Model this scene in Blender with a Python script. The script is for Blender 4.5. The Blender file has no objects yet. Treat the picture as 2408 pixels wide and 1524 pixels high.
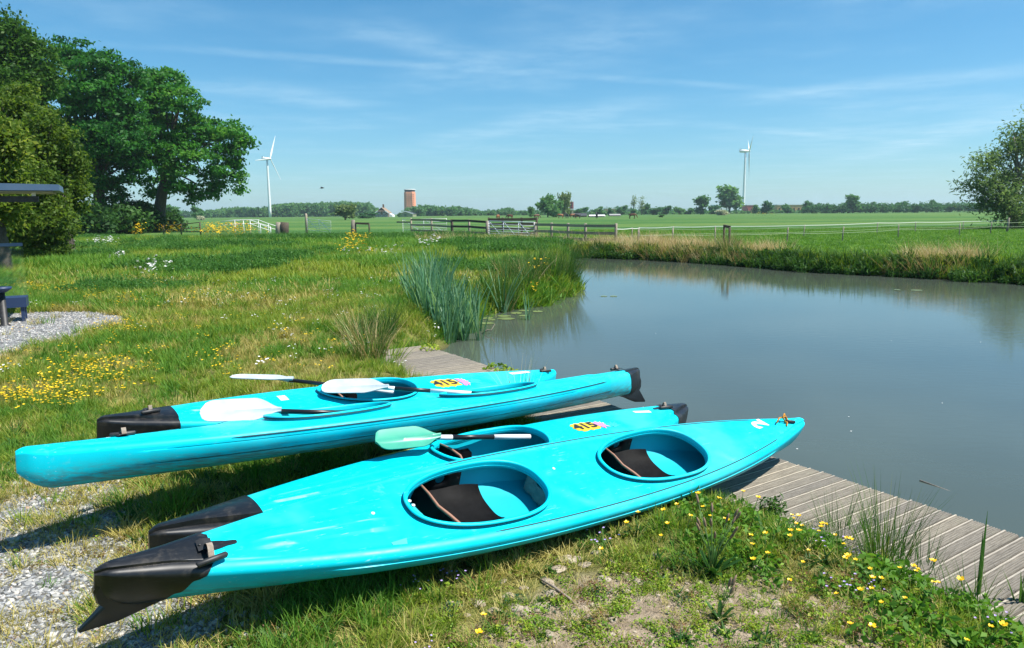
import bpy, bmesh, math, random
import numpy as np
from mathutils import Matrix, Vector, Euler
from mathutils.geometry import tessellate_polygon
random.seed(7); RNG = np.random.default_rng(7)
S = bpy.context.scene
COL = S.collection

# ------------------------------------------------------------------ camera
F, CX, CY = 1720.0, 1204.0, 762.0            # focal length and centre on a 2408 x 1524 frame
H = 1.6
PITCH, ROLL = math.atan(261 / 1720), math.radians(0.5)
_f = np.array([0, math.cos(PITCH), -math.sin(PITCH)]); _r0 = np.array([1.0, 0, 0]); _u0 = np.cross(_r0, _f)
_r = math.cos(ROLL) * _r0 - math.sin(ROLL) * _u0
_u = math.sin(ROLL) * _r0 + math.cos(ROLL) * _u0
cam_d = bpy.data.cameras.new('camera'); cam = bpy.data.objects.new('camera', cam_d); COL.objects.link(cam)
cam.matrix_world = Matrix(((_r[0], _u[0], -_f[0], 0), (_r[1], _u[1], -_f[1], 0), (_r[2], _u[2], -_f[2], H), (0, 0, 0, 1)))
cam_d.sensor_width = 36; cam_d.lens = 36 * F / 2408; cam_d.clip_end = 20000; cam_d.clip_start = 0.05
S.camera = cam

# ------------------------------------------------------------------ light and sky
TO_SUN = Vector((0.58, -0.12, 1.0)).normalized()
SUN_EL = math.asin(TO_SUN.z); SUN_ROT = math.atan2(TO_SUN.x, TO_SUN.y)
SKY_STRENGTH, SUN_STRENGTH, EXPOSURE = 0.058, 4.8, 0.82
HAZE_DENSITY = 0.0002
sd = bpy.data.lights.new('sun', 'SUN'); sd.energy = SUN_STRENGTH; sd.angle = math.radians(0.53); sd.color = (1, 0.955, 0.88)
so = bpy.data.objects.new('sun', sd); COL.objects.link(so); so.rotation_euler = TO_SUN.to_track_quat('Z', 'Y').to_euler()
S.view_settings.view_transform = 'Standard'; S.view_settings.look = 'None'
S.view_settings.exposure = EXPOSURE; S.view_settings.gamma = 1; S.view_settings.use_curve_mapping = False
S.render.engine = 'CYCLES'
S.cycles.use_denoising = True
S.cycles.max_bounces = 8; S.cycles.diffuse_bounces = 2; S.cycles.glossy_bounces = 4; S.cycles.transmission_bounces = 4
S.cycles.volume_bounces = 0; S.cycles.transparent_max_bounces = 8
S.cycles.sample_clamp_indirect = 6

def ray(u, v):
    return _f + (u - CX) / F * _r + (CY - v) / F * _u
def on(u, v, z=0.0):                          # point at height z seen at (u, v)
    d = ray(u, v); t = (z - H) / d[2]; return np.array([0, 0, H]) + t * d
def at(u, v, Y):                              # point at depth Y seen at (u, v)
    d = ray(u, v); return np.array([0, 0, H]) + Y / d[1] * d

world = bpy.data.worlds.new('World'); S.world = world; world.use_nodes = True
wn, wl = world.node_tree.nodes, world.node_tree.links
wn.clear()
class NT:
    """small helper for wiring shader nodes"""
    def __init__(s, tree): s.t = tree; s.n = tree.nodes; s.l = tree.links
    def node(s, typ, **kw):
        n = s.n.new(typ)
        for k, v in kw.items(): setattr(n, k, v)
        return n
    def put(s, sock, val):
        if isinstance(val, bpy.types.NodeSocket): s.l.new(val, sock)
        elif val is not None: sock.default_value = val
    def math(s, op, a, b=None, c=None, clamp=False):
        n = s.node('ShaderNodeMath', operation=op); n.use_clamp = clamp
        for i, v in enumerate((a, b, c)):
            if v is not None: s.put(n.inputs[i], v)
        return n.outputs[0]
    def vmath(s, op, a, b=None, out=0, scale=None):
        n = s.node('ShaderNodeVectorMath', operation=op)
        s.put(n.inputs[0], a)
        if b is not None: s.put(n.inputs[1], b)
        if scale is not None: s.put(n.inputs['Scale'], scale)
        return n.outputs[out]
    def mix(s, fac, a, b, blend='MIX'):
        n = s.node('ShaderNodeMix', data_type='RGBA', blend_type=blend)
        s.put(n.inputs[0], fac); s.put(n.inputs[6], a); s.put(n.inputs[7], b)
        return n.outputs[2]
    def noise(s, vec=None, scale=5.0, detail=3.0, rough=0.55, dim='3D', out=0):
        n = s.node('ShaderNodeTexNoise', noise_dimensions=dim)
        if vec is not None: s.l.new(vec, n.inputs['Vector'])
        n.inputs['Scale'].default_value = scale; n.inputs['Detail'].default_value = detail; n.inputs['Roughness'].default_value = rough
        return n.outputs[out]
    def ramp(s, fac, stops, interp='LINEAR'):
        n = s.node('ShaderNodeValToRGB'); s.l.new(fac, n.inputs[0]); cr = n.color_ramp; cr.interpolation = interp
        while len(cr.elements) < len(stops): cr.elements.new(0.5)
        for e, (p, c) in zip(cr.elements, stops):
            e.position = p; e.color = (c[0], c[1], c[2], 1) if hasattr(c, '__len__') else (c, c, c, 1)
        return n.outputs[0]
    def range(s, val, a, b, c=0.0, d=1.0, smooth=True):
        n = s.node('ShaderNodeMapRange'); n.interpolation_type = 'SMOOTHSTEP' if smooth else 'LINEAR'
        s.put(n.inputs[0], val)
        for i, x in enumerate((a, b, c, d)): n.inputs[i + 1].default_value = x
        return n.outputs[0]

def build_sky():
    w = NT(world.node_tree)
    sky = w.node('ShaderNodeTexSky', sky_type='NISHITA'); sky.sun_disc = False
    sky.sun_elevation = SUN_EL; sky.sun_rotation = SUN_ROT
    sky.air_density = 1.0; sky.dust_density = 0.35; sky.ozone_density = 3.0; sky.altitude = 0
    co = w.node('ShaderNodeTexCoord').outputs['Generated']
    sep = w.node('ShaderNodeSeparateXYZ'); w.l.new(co, sep.inputs[0])
    z = w.math('MAXIMUM', sep.outputs[2], 0.02)
    px = w.math('DIVIDE', sep.outputs[0], z); py = w.math('DIVIDE', sep.outputs[1], z)
    cmb = w.node('ShaderNodeCombineXYZ'); w.l.new(px, cmb.inputs[0]); w.l.new(py, cmb.inputs[1])
    pos = cmb.outputs[0]                      # where the view direction meets a high flat cloud layer
    fine = w.noise(pos, 2.2, 6, 0.65); broad = w.noise(pos, 0.32, 4, 0.6)
    warp = w.math('MULTIPLY', w.math('SUBTRACT', w.noise(pos, 0.9, 3), 0.5), 0.5)
    def plane(u, v):
        d = ray(u, v); return np.array([d[0] / d[2], d[1] / d[2]])
    total = None
    def add(x):
        nonlocal total
        total = x if total is None else w.math('ADD', total, x)
    def streak(p, q, width, amount, ends=1.0):
        a, b = plane(*p), plane(*q); d = b - a; L = np.hypot(*d); d /= L; n = np.array([-d[1], d[0]])
        off = w.math('ADD', w.vmath('DOT_PRODUCT', pos, (n[0], n[1], 0), 1), -float(n @ a))
        off = w.math('ADD', off, w.math('MULTIPLY', warp, width * 0.9))
        al = w.math('ADD', w.vmath('DOT_PRODUCT', pos, (d[0], d[1], 0), 1), -float(d @ a))
        m = w.range(w.math('ABSOLUTE', off), width, 0.0)
        m = w.math('MULTIPLY', m, w.range(al, -0.05 * L * ends, 0.25 * L))
        m = w.math('MULTIPLY', m, w.range(al, L * (1 + 0.1 * ends), L * 0.8))
        m = w.math('MULTIPLY', m, w.range(fine, 0.25, 0.7, 0.25, 1.0))
        add(w.math('MULTIPLY', m, amount))
    streak((60, 90), (1900, 216), 0.2, 0.2)
    streak((480, 190), (860, 255), 0.65, 0.32)
    streak((1000, 335), (1560, 232), 0.75, 0.3)
    streak((1450, 275), (2250, 345), 0.4, 0.2)
    streak((1700, 240), (2560, 150), 0.6, 0.28)
    streak((780, 40), (1180, 160), 0.35, 0.22)
    streak((2000, 380), (2600, 210), 0.8, 0.35)
    veil = w.math('MULTIPLY', w.range(broad, 0.42, 0.72), w.math('MULTIPLY', w.range(fine, 0.15, 0.75), 0.36))
    add(veil)
    total = w.math('MINIMUM', total, 0.75)
    sr = w.node('ShaderNodeSeparateColor'); w.l.new(sky.outputs[0], sr.inputs[0]); cr = w.node('ShaderNodeCombineColor')
    w.l.new(w.math('MULTIPLY', w.math('POWER', sr.outputs[0], 1.35), .45), cr.inputs[0])   # a drier, bluer air
    w.l.new(w.math('MULTIPLY', sr.outputs[1], 1.2), cr.inputs[1]); w.l.new(w.math('MULTIPLY', sr.outputs[2], 1.4), cr.inputs[2])
    tint = cr.outputs[0]
    cloud = w.mix(total, tint, (6.6, 9.2, 10.8, 1))
    bg = w.node('ShaderNodeBackground'); w.l.new(cloud, bg.inputs[0]); bg.inputs[1].default_value = SKY_STRENGTH
    out = w.node('ShaderNodeOutputWorld'); w.l.new(bg.outputs[0], out.inputs[0])
build_sky()

# ------------------------------------------------------------------ numpy noise and terrain
def vnoise(x, y, seed=0):
    x = np.asarray(x, float); y = np.asarray(y, float)
    xi = np.floor(x).astype(np.int64); yi = np.floor(y).astype(np.int64); fx = x - xi; fy = y - yi
    fx = fx * fx * (3 - 2 * fx); fy = fy * fy * (3 - 2 * fy)
    def h(a, b):
        n = (a * 374761393 + b * 668265263 + seed * 974711) & 0x7fffffff
        n = ((n ^ (n >> 13)) * 1274126177) & 0x7fffffff
        return ((n ^ (n >> 16)) & 0xffff) / 65535.0
    return (h(xi, yi) * (1 - fx) + h(xi + 1, yi) * fx) * (1 - fy) + (h(xi, yi + 1) * (1 - fx) + h(xi + 1, yi + 1) * fx) * fy
def fbm(x, y, seed=0, o=4):
    s = 0; a = 0.5; t = 0
    for i in range(o):
        s = s + a * vnoise(np.asarray(x) * 2 ** i, np.asarray(y) * 2 ** i, seed + i); t += a; a *= 0.5
    return s / t
def sstep(a, b, x):
    t = np.clip((x - a) / (b - a), 0, 1); return t * t * (3 - 2 * t)
def poly_sd(x, y, poly):                      # signed distance, negative inside
    x = np.asarray(x, float); y = np.asarray(y, float)
    d = np.full(x.shape, 1e9); ins = np.zeros(x.shape, bool); n = len(poly)
    for i in range(n):
        ax, ay = poly[i]; bx, by = poly[(i + 1) % n]
        ex, ey = bx - ax, by - ay; t = np.clip(((x - ax) * ex + (y - ay) * ey) / (ex * ex + ey * ey), 0, 1)
        d = np.minimum(d, (x - ax - t * ex) ** 2 + (y - ay - t * ey) ** 2)
        c = (ay > y) != (by > y)
        with np.errstate(divide='ignore', invalid='ignore'):
            ins ^= c & (x < (bx - ax) * (y - ay) / (by - ay + 1e-12) + ax)
    return np.where(ins, -1, 1) * np.sqrt(d)

# ------------------------------------------------------------------ the lines of the kayaks and where they lie
class Shape:
    """the lines of a moulded kayak: x runs to the bow, y to port, z up"""
    def __init__(s, L, B, G, C, pits, a, w): s.L, s.B, s.G, s.C, s.pits, s.a, s.w = L, B, G, C, pits, a, w
    def beam(s, t): return (s.B / 2) * max(0, 1 - abs(2 * t - 1) ** 2.3) ** (1.15 if t < .5 else .95) + .028 * min(1, max(0, min(t, 1 - t) / .012)) ** .5
    def sheer(s, t): e = min(t, 1 - t); return s.G + .045 * (2 * t - 1) ** 2 - .022 * max(0, 1 - e / .012) ** 2
    def keel(s, t): e = min(t, 1 - t); return .03 * abs(2 * t - 1) ** 2.5 + .10 * max(0, 1 - e / .035) ** 2
    def crown(s, t): return .02 + s.C * max(0, 1 - abs(2 * t - 1) ** 2)
    def deck_t(s, t, y):
        b = s.beam(t); return s.sheer(t) + s.crown(t) * max(0, 1 - (y / b) ** 2) ** .65 + s.relief(t, y / b) - .006
    def deck(s, x, y): return s.deck_t(x / s.L + .5, y)
    def relief(s, t, q):                           # raised panel on the after and fore deck
        q = abs(q)
        def ss(a, b, v): v = min(1, max(0, (v - a) / (b - a))); return v * v * (3 - 2 * v)
        lo, hi = .12, s.pits[0] - s.a / s.L - .015
        m = ss(lo, lo + .02, t) * (1 - ss(hi - .03, hi, t))
        out = .008 * m * (1 - ss(.34, .37, q)) + .004 * m * (1 - ss(.1, .13, q))
        if len(s.pits) == 2:                       # moulded ridges curving across the deck before each cockpit
            y = q * s.beam(t); x = (t - .5) * s.L
            for pit in s.pits:
                c = (pit - .5) * s.L + s.a + .09 + 2.2 * (y - .02) ** 2
                out += .011 * math.exp(-((x - c) / .035) ** 2) * ss(.02, .08, y) * (1 - ss(.19, .25, y))
        return out
    def ring(s, t):
        b, g, k = s.beam(t), s.sheer(t), s.keel(t)
        def ss(a, c, v): v = min(1, max(0, (v - a) / (c - a))); return v * v * (3 - 2 * v)
        m = ss(.17, .22, t) * (1 - ss(.86, .9, t)); m2 = ss(.23, .25, t) * (1 - ss(.85, .87, t))
        half = []
        r = min(.045, .55 * b); e = .75 * r; h = g - e - k
        for zf in (0, .004, .015, .04, .08, .14, .21, .29, .36, .42, .455, .47, .485, .50, .54, .60, .68, .76, .83, .875, .89, .905, .92, .95, .98, 1):
            a = math.acos(max(-1, min(1, 1 - zf))) ; y = b * math.sin(a) ** .75; z = k + h * zf
            y -= m * (.012 * max(0, 1 - abs(zf - .47) / .016)) + m2 * (.012 * max(0, 1 - abs(zf - .89) / .016))
            y += m * .006 * (1 if .48 < zf < .88 else 0)
            half.append((max(y, 0), z))
        for q in (.2, .4, .6, .8, .93):
            half.append((b - r + r * math.cos(q * math.pi / 2), g - e + e * math.sin(q * math.pi / 2)))
        for q in (1, .97, .93, .88, .8, .72, .64, .56, .48, .42, .37, .34, .31, .28, .22, .15, .13, .11, .08, 0):
            y = (b - r) * q; half.append((y, g + (s.deck_t(t, y) - g) * min(1, (1 - q) / .06)))
        return half
    def stations(s):
        e = [.0012, .0025, .004, .006, .009, .012, .017, .023, .03, .036, .045]
        return e + list(np.linspace(.055, .945, 170)) + [1 - q for q in e[::-1]]
    def body(s):
        rows = []
        for t in s.stations():
            h = s.ring(t); x = (t - .5) * s.L
            rows.append([(x, y, z) for y, z in h] + [(x, -y, z) for y, z in h[-2:0:-1]])
        mb = MB(); mb.grid(rows, True); n = len(rows[0]); m = len(rows)
        mb.F += [tuple(range(n))[::-1], tuple(range((m - 1) * n, m * n))]; mb.M += [0, 0]; mb.sm += [True, True]
        return mb
    def egg(s, pit, th, shrink=0.):
        c, n = math.cos(th), math.sin(th); e = 2 / 2.35
        return ((pit - .5) * s.L + (s.a - shrink) * math.copysign(abs(c) ** e, c), (s.w - shrink) * math.copysign(abs(n) ** e, n) * (1 + .13 * c))
    def rim_z(s, pit, x, y): return max(s.deck_t(pit, s.w * .9), s.deck(x, y) + .006)
    def well(s, pit, d):
        N = 56; th = [2 * math.pi * i / N for i in range(N)]; rows = []
        egg = [s.egg(pit, q, .019) for q in th]
        rows.append([(x, y, s.rim_z(pit, x, y) + .2) for x, y in egg])
        rows.append([(x, y, s.deck(x, y) - .012) for x, y in egg])
        cx = (pit - .5) * s.L
        def wide(f, q):
            c, n = math.cos(q), math.sin(q)
            x = cx + (s.a + (.22 if c * d > 0 else .04)) * math.copysign(abs(c) ** .8, c)
            b = s.beam(x / s.L + .5); return x, (b - .014) * f * math.copysign(abs(n) ** .7, n) * (1 - .1 * abs(c))
        p = [wide(.97, q) for q in th]; rows.append([(x, y, s.deck(x, y) - .026) for x, y in p])
        p = [wide(.9, q) for q in th]; rows.append([(x, y, .1) for x, y in p])
        p = [wide(.74, q) for q in th]; rows.append([(x, y, .05) for x, y in p])
        p = [wide(.5, q) for q in th]; rows.append([(x, y, .036) for x, y in p])
        mb = MB(); mb.grid(rows, True); mb.F += [tuple(range(N))[::-1], tuple(range(5 * N, 6 * N))]; mb.M += [0, 0]; mb.sm += [True, True]
        return mb
    def coaming(s, pit):
        N = 72; prof = [(-.017, -.018), (-.017, .012), (-.015, .019), (-.01, .0225), (.0, .022), (.004, .018), (.004, .0135), (-.003, .012), (-.008, .008), (-.009, .0), (-.009, -.02)]
        rows = []
        for i in range(N):
            q = 2 * math.pi * i / N; x0, y0 = s.egg(pit, q); x1, y1 = s.egg(pit, q + .01); tx, ty = x1 - x0, y1 - y0; l = math.hypot(tx, ty)
            nx, ny = ty / l, -tx / l; z = s.rim_z(pit, x0, y0)
            rows.append([(x0 + nx * o, y0 + ny * o, z + h if h > -.005 else min(z, s.deck(x0 + nx * o, y0 + ny * o)) + h * .6) for o, h in prof])
        rows.append(rows[0]); mb = MB(); mb.grid(rows, True); return mb

def pose_matrix(loc, yaw, pit, rol, k):
    cp, sp = math.cos(pit), math.sin(pit)
    R = Matrix.Rotation(yaw, 4, 'Z') @ Matrix(((cp, 0, -sp, 0), (0, 1, 0, 0), (sp, 0, cp, 0), (0, 0, 0, 1))) @ Matrix.Rotation(rol, 4, 'X')
    eye = Vector((0, 0, H)); p = eye + (Vector(loc) - eye) * k
    return Matrix.Translation(p) @ R @ Matrix.Scale(k, 4)

shape_double = Shape(4.466, .577, .182, -.018, (.375, .654), .402, .226)
shape_long = Shape(4.586, .71, .184, .004, (.368, .645), .402, .228)
shape_single = Shape(3.889, .653, .205, .076, (.492,), .396, .262)
shape_single_low = Shape(3.862, .66, .222, .040, (.482,), .402, .267)

POSES = {'double': ((.233, 3.849, .015), .625, -.049, .364, .95), 'single': ((-.132, 4.283, -.071), .712, -.036, .067, 1.0),
         'long': ((-.606, 4.779, .148), 3.853, .061, .165, 1.0), 'low': ((-1.099, 5.593, -.023), .691, -.066, .097, 1.0)}
KX0, KY0, KS, KN = -4.2, 1.6, .05, 150
KMAP = np.full((KN, KN), 9.0)                      # lowest hull height over each 5 cm of bank
def hull_heights():
    humps = []
    for key, sh in (('double', shape_double), ('single', shape_single), ('long', shape_long), ('low', shape_single_low)):
        mw = np.array(pose_matrix(*POSES[key])); P = []
        for t in np.linspace(.004, .996, 160):
            h = [(y, z) for y, z in sh.ring(t)[:27]]; x = (t - .5) * sh.L
            for i in range(len(h) - 1):
                for f in (0, .5):
                    y, z = h[i][0] * (1 - f) + h[i + 1][0] * f, h[i][1] * (1 - f) + h[i + 1][1] * f
                    P += [(x, y, z, 1), (x, -y, z, 1)]
        P = np.array(P) @ mw.T
        i = ((P[:, 0] - KX0) / KS).astype(int); j = ((P[:, 1] - KY0) / KS).astype(int); ok = (i >= 0) & (j >= 0) & (i < KN) & (j < KN)
        np.minimum.at(KMAP, (i[ok], j[ok]), P[ok, 2])
        mid = P[len(P) * 2 // 5: len(P) * 3 // 5]; q = mid[np.argmin(mid[:, 2])]; humps.append((q[0], q[1], q[2]))
    return humps
HULL_LOW = hull_heights()
def hull_clearance(x, y):
    x = np.asarray(x, float); y = np.asarray(y, float)
    i = ((x - KX0) / KS).astype(int); j = ((y - KY0) / KS).astype(int); ok = (i >= 0) & (j >= 0) & (i < KN) & (j < KN)
    return np.where(ok, KMAP[np.clip(i, 0, KN - 1), np.clip(j, 0, KN - 1)], 9.0)

POND = [(3.93, .79), (2.556, 2.881), (-1.3, 8.75), (-1.35, 9.9), (-.95, 10.9), (-.97, 12.0), (-.98, 13.2), (-.85, 14.2), (-.35, 15.2), (.5, 15.9), (1.3, 17.6), (1.6, 19), (1.7, 24.8),
        (2.4, 31.6), (2.7, 33.1), (5.39, 31.2), (8.0, 27.8), (9.7, 24), (11.6, 22.1), (13.7, 19.5), (18, 13), (24, 4), (22, -8), (9, -8)]
WATER = -0.4
DE, DN = np.array([.55, -.835]), np.array([.835, .55])     # along the dock's edge, across it towards the water
DOCK_TOP = -0.10
GRAVEL_NEAR = [(-3.6, 4.45), (-2.75, 4.4), (-2.15, 4.05), (-1.95, 3.55), (-1.6, 3.3), (-1.15, 2.75), (-1.2, 2.2), (-2.6, 2.0), (-5.5, 2.2), (-5.5, 4.1)]
GRAVEL_PATH = [(-12, 12.2), (-8.5, 12.3), (-7.6, 12.4), (-6.1, 11.9), (-5.9, 10.8), (-6.0, 9.4), (-6.1, 8.3), (-8, 7.6), (-13, 7.5)]
HUMPS = []
def gz(x, y):
    x = np.asarray(x, float); y = np.asarray(y, float)
    d = poly_sd(x, y, POND)
    far = sstep(15, 60, y)
    base = -0.035 - 0.165 * far + 0.05 * (fbm(x * .5, y * .5, 3) - .5) * (1 + 2 * sstep(6, 20, y)) + 0.02 * (fbm(x * 3, y * 3, 5) - .5)
    nn = x * DN[0] + y * DN[1]
    base = base - 0.13 * sstep(2.95, 3.5, nn) * (y < 10)   # the bank falls a little towards the dock
    for hx, hy, hh, hr in HUMPS: base = base + hh * np.exp(-((x - hx) ** 2 + (y - hy) ** 2) / hr ** 2)
    bank = sstep(-0.05, 0.55, d)
    base = np.minimum(base, hull_clearance(x, y) - .006)
    out = WATER + 0.01 + (base - WATER) * bank
    inn = WATER - 0.02 - np.minimum(0.9, -d * 0.8)
    return np.where(d > -0.05, out, inn)

for _x, _y, _z in HULL_LOW:                        # the bank rises in low hummocks where a hull rests on it
    _c = _z - float(gz(_x, _y))
    if _c > .012: HUMPS.append((_x, _y, _c, .42))

# ------------------------------------------------------------------ mesh helpers
class MB:
    def __init__(s): s.V = []; s.F = []; s.M = []; s.sm = []
    def add(s, verts, faces, mat=0, smooth=True):
        o = len(s.V); s.V.extend([tuple(map(float, v)) for v in verts])
        for f in faces: s.F.append(tuple(i + o for i in f)); s.M.append(mat); s.sm.append(smooth)
        return s
    def box(s, c, size, mat=0, rot=None):
        c = Vector(c); hx, hy, hz = [q / 2 for q in size]
        vs = [Vector((x, y, z)) for x in (-hx, hx) for y in (-hy, hy) for z in (-hz, hz)]
        if rot is not None: vs = [rot @ v for v in vs]
        return s.add([v + c for v in vs], [(0, 1, 3, 2), (4, 6, 7, 5), (0, 4, 5, 1), (2, 3, 7, 6), (0, 2, 6, 4), (1, 5, 7, 3)], mat, False)
    def bar(s, a, b, w, h, mat=0):                 # a rectangular bar from a to b
        a, b = Vector(a), Vector(b); d = (b - a); L = d.length; d.normalize()
        up = Vector((0, 0, 1)) if abs(d.z) < .95 else Vector((0, 1, 0))
        y = up.cross(d).normalized(); z = d.cross(y)
        return s.box((a + b) / 2, (L, w, h), mat, Matrix((d, y, z)).transposed())
    def tube(s, pts, rad, n=8, mat=0, caps=True):
        pts = [Vector(p) for p in pts]; m = len(pts)
        if not hasattr(rad, '__len__'): rad = [rad] * m
        ref = None; V = []
        for i, p in enumerate(pts):
            d = (pts[min(i + 1, m - 1)] - pts[max(i - 1, 0)])
            d = d.normalized() if d.length > 1e-9 else Vector((0, 0, 1))
            if ref is None: ref = Vector((0, 0, 1)) if abs(d.z) < .9 else Vector((1, 0, 0))
            x = (ref - d * ref.dot(d)).normalized(); ref = x; y = d.cross(x)
            for k in range(n):
                a = 2 * math.pi * k / n; V.append(p + (x * math.cos(a) + y * math.sin(a)) * rad[i])
        Fc = [(i * n + k, i * n + (k + 1) % n, (i + 1) * n + (k + 1) % n, (i + 1) * n + k) for i in range(m - 1) for k in range(n)]
        if caps: Fc += [tuple(range(n))[::-1], tuple(range((m - 1) * n, m * n))]
        return s.add(V, Fc, mat)
    def lathe(s, prof, c=(0, 0, 0), n=16, mat=0):
        V = [(c[0] + r * math.cos(2 * math.pi * k / n), c[1] + r * math.sin(2 * math.pi * k / n), c[2] + z) for r, z in prof for k in range(n)]
        Fc = [(i * n + k, i * n + (k + 1) % n, (i + 1) * n + (k + 1) % n, (i + 1) * n + k) for i in range(len(prof) - 1) for k in range(n)]
        Fc += [tuple(range(n))[::-1], tuple(range((len(prof) - 1) * n, len(prof) * n))]
        return s.add(V, Fc, mat)
    def prism(s, poly, axis, a, b, mat=0):          # polygon (2D) extruded along axis 'x','y','z'
        def P(p, t): return {'x': (t, p[0], p[1]), 'y': (p[0], t, p[1]), 'z': (p[0], p[1], t)}[axis]
        n = len(poly); V = [P(p, a) for p in poly] + [P(p, b) for p in poly]
        Fc = [(i, (i + 1) % n, n + (i + 1) % n, n + i) for i in range(n)] + [tuple(range(n))[::-1], tuple(range(n, 2 * n))]
        return s.add(V, Fc, mat, False)
    def grid(s, P, closed_u=False, mat=0):          # P[i][j] points
        m, n = len(P), len(P[0]); V = [p for r in P for p in r]
        Fc = [(i * n + j, i * n + (j + 1) % n, ((i + 1)) * n + (j + 1) % n, (i + 1) * n + j) for i in range(m - 1) for j in range(n if closed_u else n - 1)]
        return s.add(V, Fc, mat)
    def mesh(s, name, mats):
        me = bpy.data.meshes.new(name); me.from_pydata(s.V, [], s.F); me.update()
        for m in (mats if isinstance(mats, (list, tuple)) else [mats]): me.materials.append(m)
        me.polygons.foreach_set('material_index', s.M); me.polygons.foreach_set('use_smooth', s.sm)
        return me
def tag(o, label=None, cat=None, group=None, kind=None):
    if label: o['label'] = label
    if cat: o['category'] = cat
    if group: o['group'] = group
    if kind: o['kind'] = kind
    return o
def obj(name, me, parent=None, loc=None, rot=None, scale=None, **kw):
    o = bpy.data.objects.new(name, me); COL.objects.link(o)
    if parent is not None: o.parent = parent
    if loc is not None: o.location = loc
    if rot is not None: o.rotation_euler = rot
    if scale is not None: o.scale = scale if hasattr(scale, '__len__') else (scale,) * 3
    return tag(o, **kw)
def part(name, mb, mat, parent, **kw): return obj(name, mb.mesh(name, mat) if isinstance(mb, MB) else mb, parent, **kw)
def empty(name, loc=(0, 0, 0), rz=0.0, label=None, cat=None, group=None):
    o = obj(name, None, loc=loc, rot=(0, 0, rz), label=label, cat=cat, group=group); o.empty_display_size = .1; return o
def quads_mesh(name, Q, mats, tint=None, smooth=False):
    N = len(Q); k = Q.shape[1]
    me = bpy.data.meshes.new(name); me.vertices.add(N * k); me.vertices.foreach_set('co', Q.reshape(-1).astype(np.float32))
    me.loops.add(N * k); me.loops.foreach_set('vertex_index', np.arange(N * k, dtype=np.int32))
    me.polygons.add(N); me.polygons.foreach_set('loop_start', np.arange(N, dtype=np.int32) * k)
    if tint is not None:
        a = me.attributes.new('tint', 'FLOAT', 'FACE'); a.data.foreach_set('value', np.asarray(tint, np.float32))
    me.materials.append(mats); me.update(calc_edges=True)
    if smooth: me.polygons.foreach_set('use_smooth', np.ones(N, bool))
    return me
def sharp(me, deg):
    try: me.set_sharp_from_angle(angle=math.radians(deg))
    except Exception: pass

# ------------------------------------------------------------------ materials
def mat(name, col, rough=.6, spec=.5, metal=0., var=None, vscale=8., bump=0., bscale=40., detail=4, build=None):
    m = bpy.data.materials.new(name); m.use_nodes = True; t = NT(m.node_tree); b = m.node_tree.nodes['Principled BSDF']
    b.inputs['Roughness'].default_value = rough; b.inputs['Metallic'].default_value = metal; b.inputs['Specular IOR Level'].default_value = spec
    c4 = (*col, 1)
    co = t.node('ShaderNodeTexCoord').outputs['Object']
    if var: t.l.new(t.mix(t.range(t.noise(co, vscale, detail), .3, .7), c4, (*var, 1)), b.inputs['Base Color'])
    else: b.inputs['Base Color'].default_value = c4
    if bump:
        bn = t.node('ShaderNodeBump'); bn.inputs['Strength'].default_value = bump; bn.inputs['Distance'].default_value = .01
        t.l.new(t.noise(co, bscale, 4), bn.inputs['Height']); t.l.new(bn.outputs[0], b.inputs['Normal'])
    if build: build(t, b, co)
    return m
def leaf_mat(name, a, b, c=None, trans=.3, rough=.5, rnd=.35):
    """foliage: colour varies per leaf (tint) and per plant (object random); some light passes through"""
    m = bpy.data.materials.new(name); m.use_nodes = True; t = NT(m.node_tree); p = m.node_tree.nodes['Principled BSDF']
    at_ = t.node('ShaderNodeAttribute', attribute_name='tint').outputs['Fac']
    oi = t.node('ShaderNodeObjectInfo').outputs['Random']
    f = t.math('ADD', t.math('MULTIPLY', at_, 1 - rnd), t.math('MULTIPLY', oi, rnd))
    col = t.ramp(f, [(0.05, a), (0.6, b), (1.0, c or b)])
    t.l.new(col, p.inputs['Base Color']); p.inputs['Roughness'].default_value = rough; p.inputs['Specular IOR Level'].default_value = .18
    tr = t.node('ShaderNodeBsdfTranslucent'); t.l.new(t.mix(1, col, (1.25, 1.25, .7, 1), 'MULTIPLY'), tr.inputs[0])
    mx = t.node('ShaderNodeMixShader'); mx.inputs[0].default_value = trans
    t.l.new(p.outputs[0], mx.inputs[1]); t.l.new(tr.outputs[0], mx.inputs[2])
    t.l.new(mx.outputs[0], m.node_tree.nodes['Material Output'].inputs[0])
    return m

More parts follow.
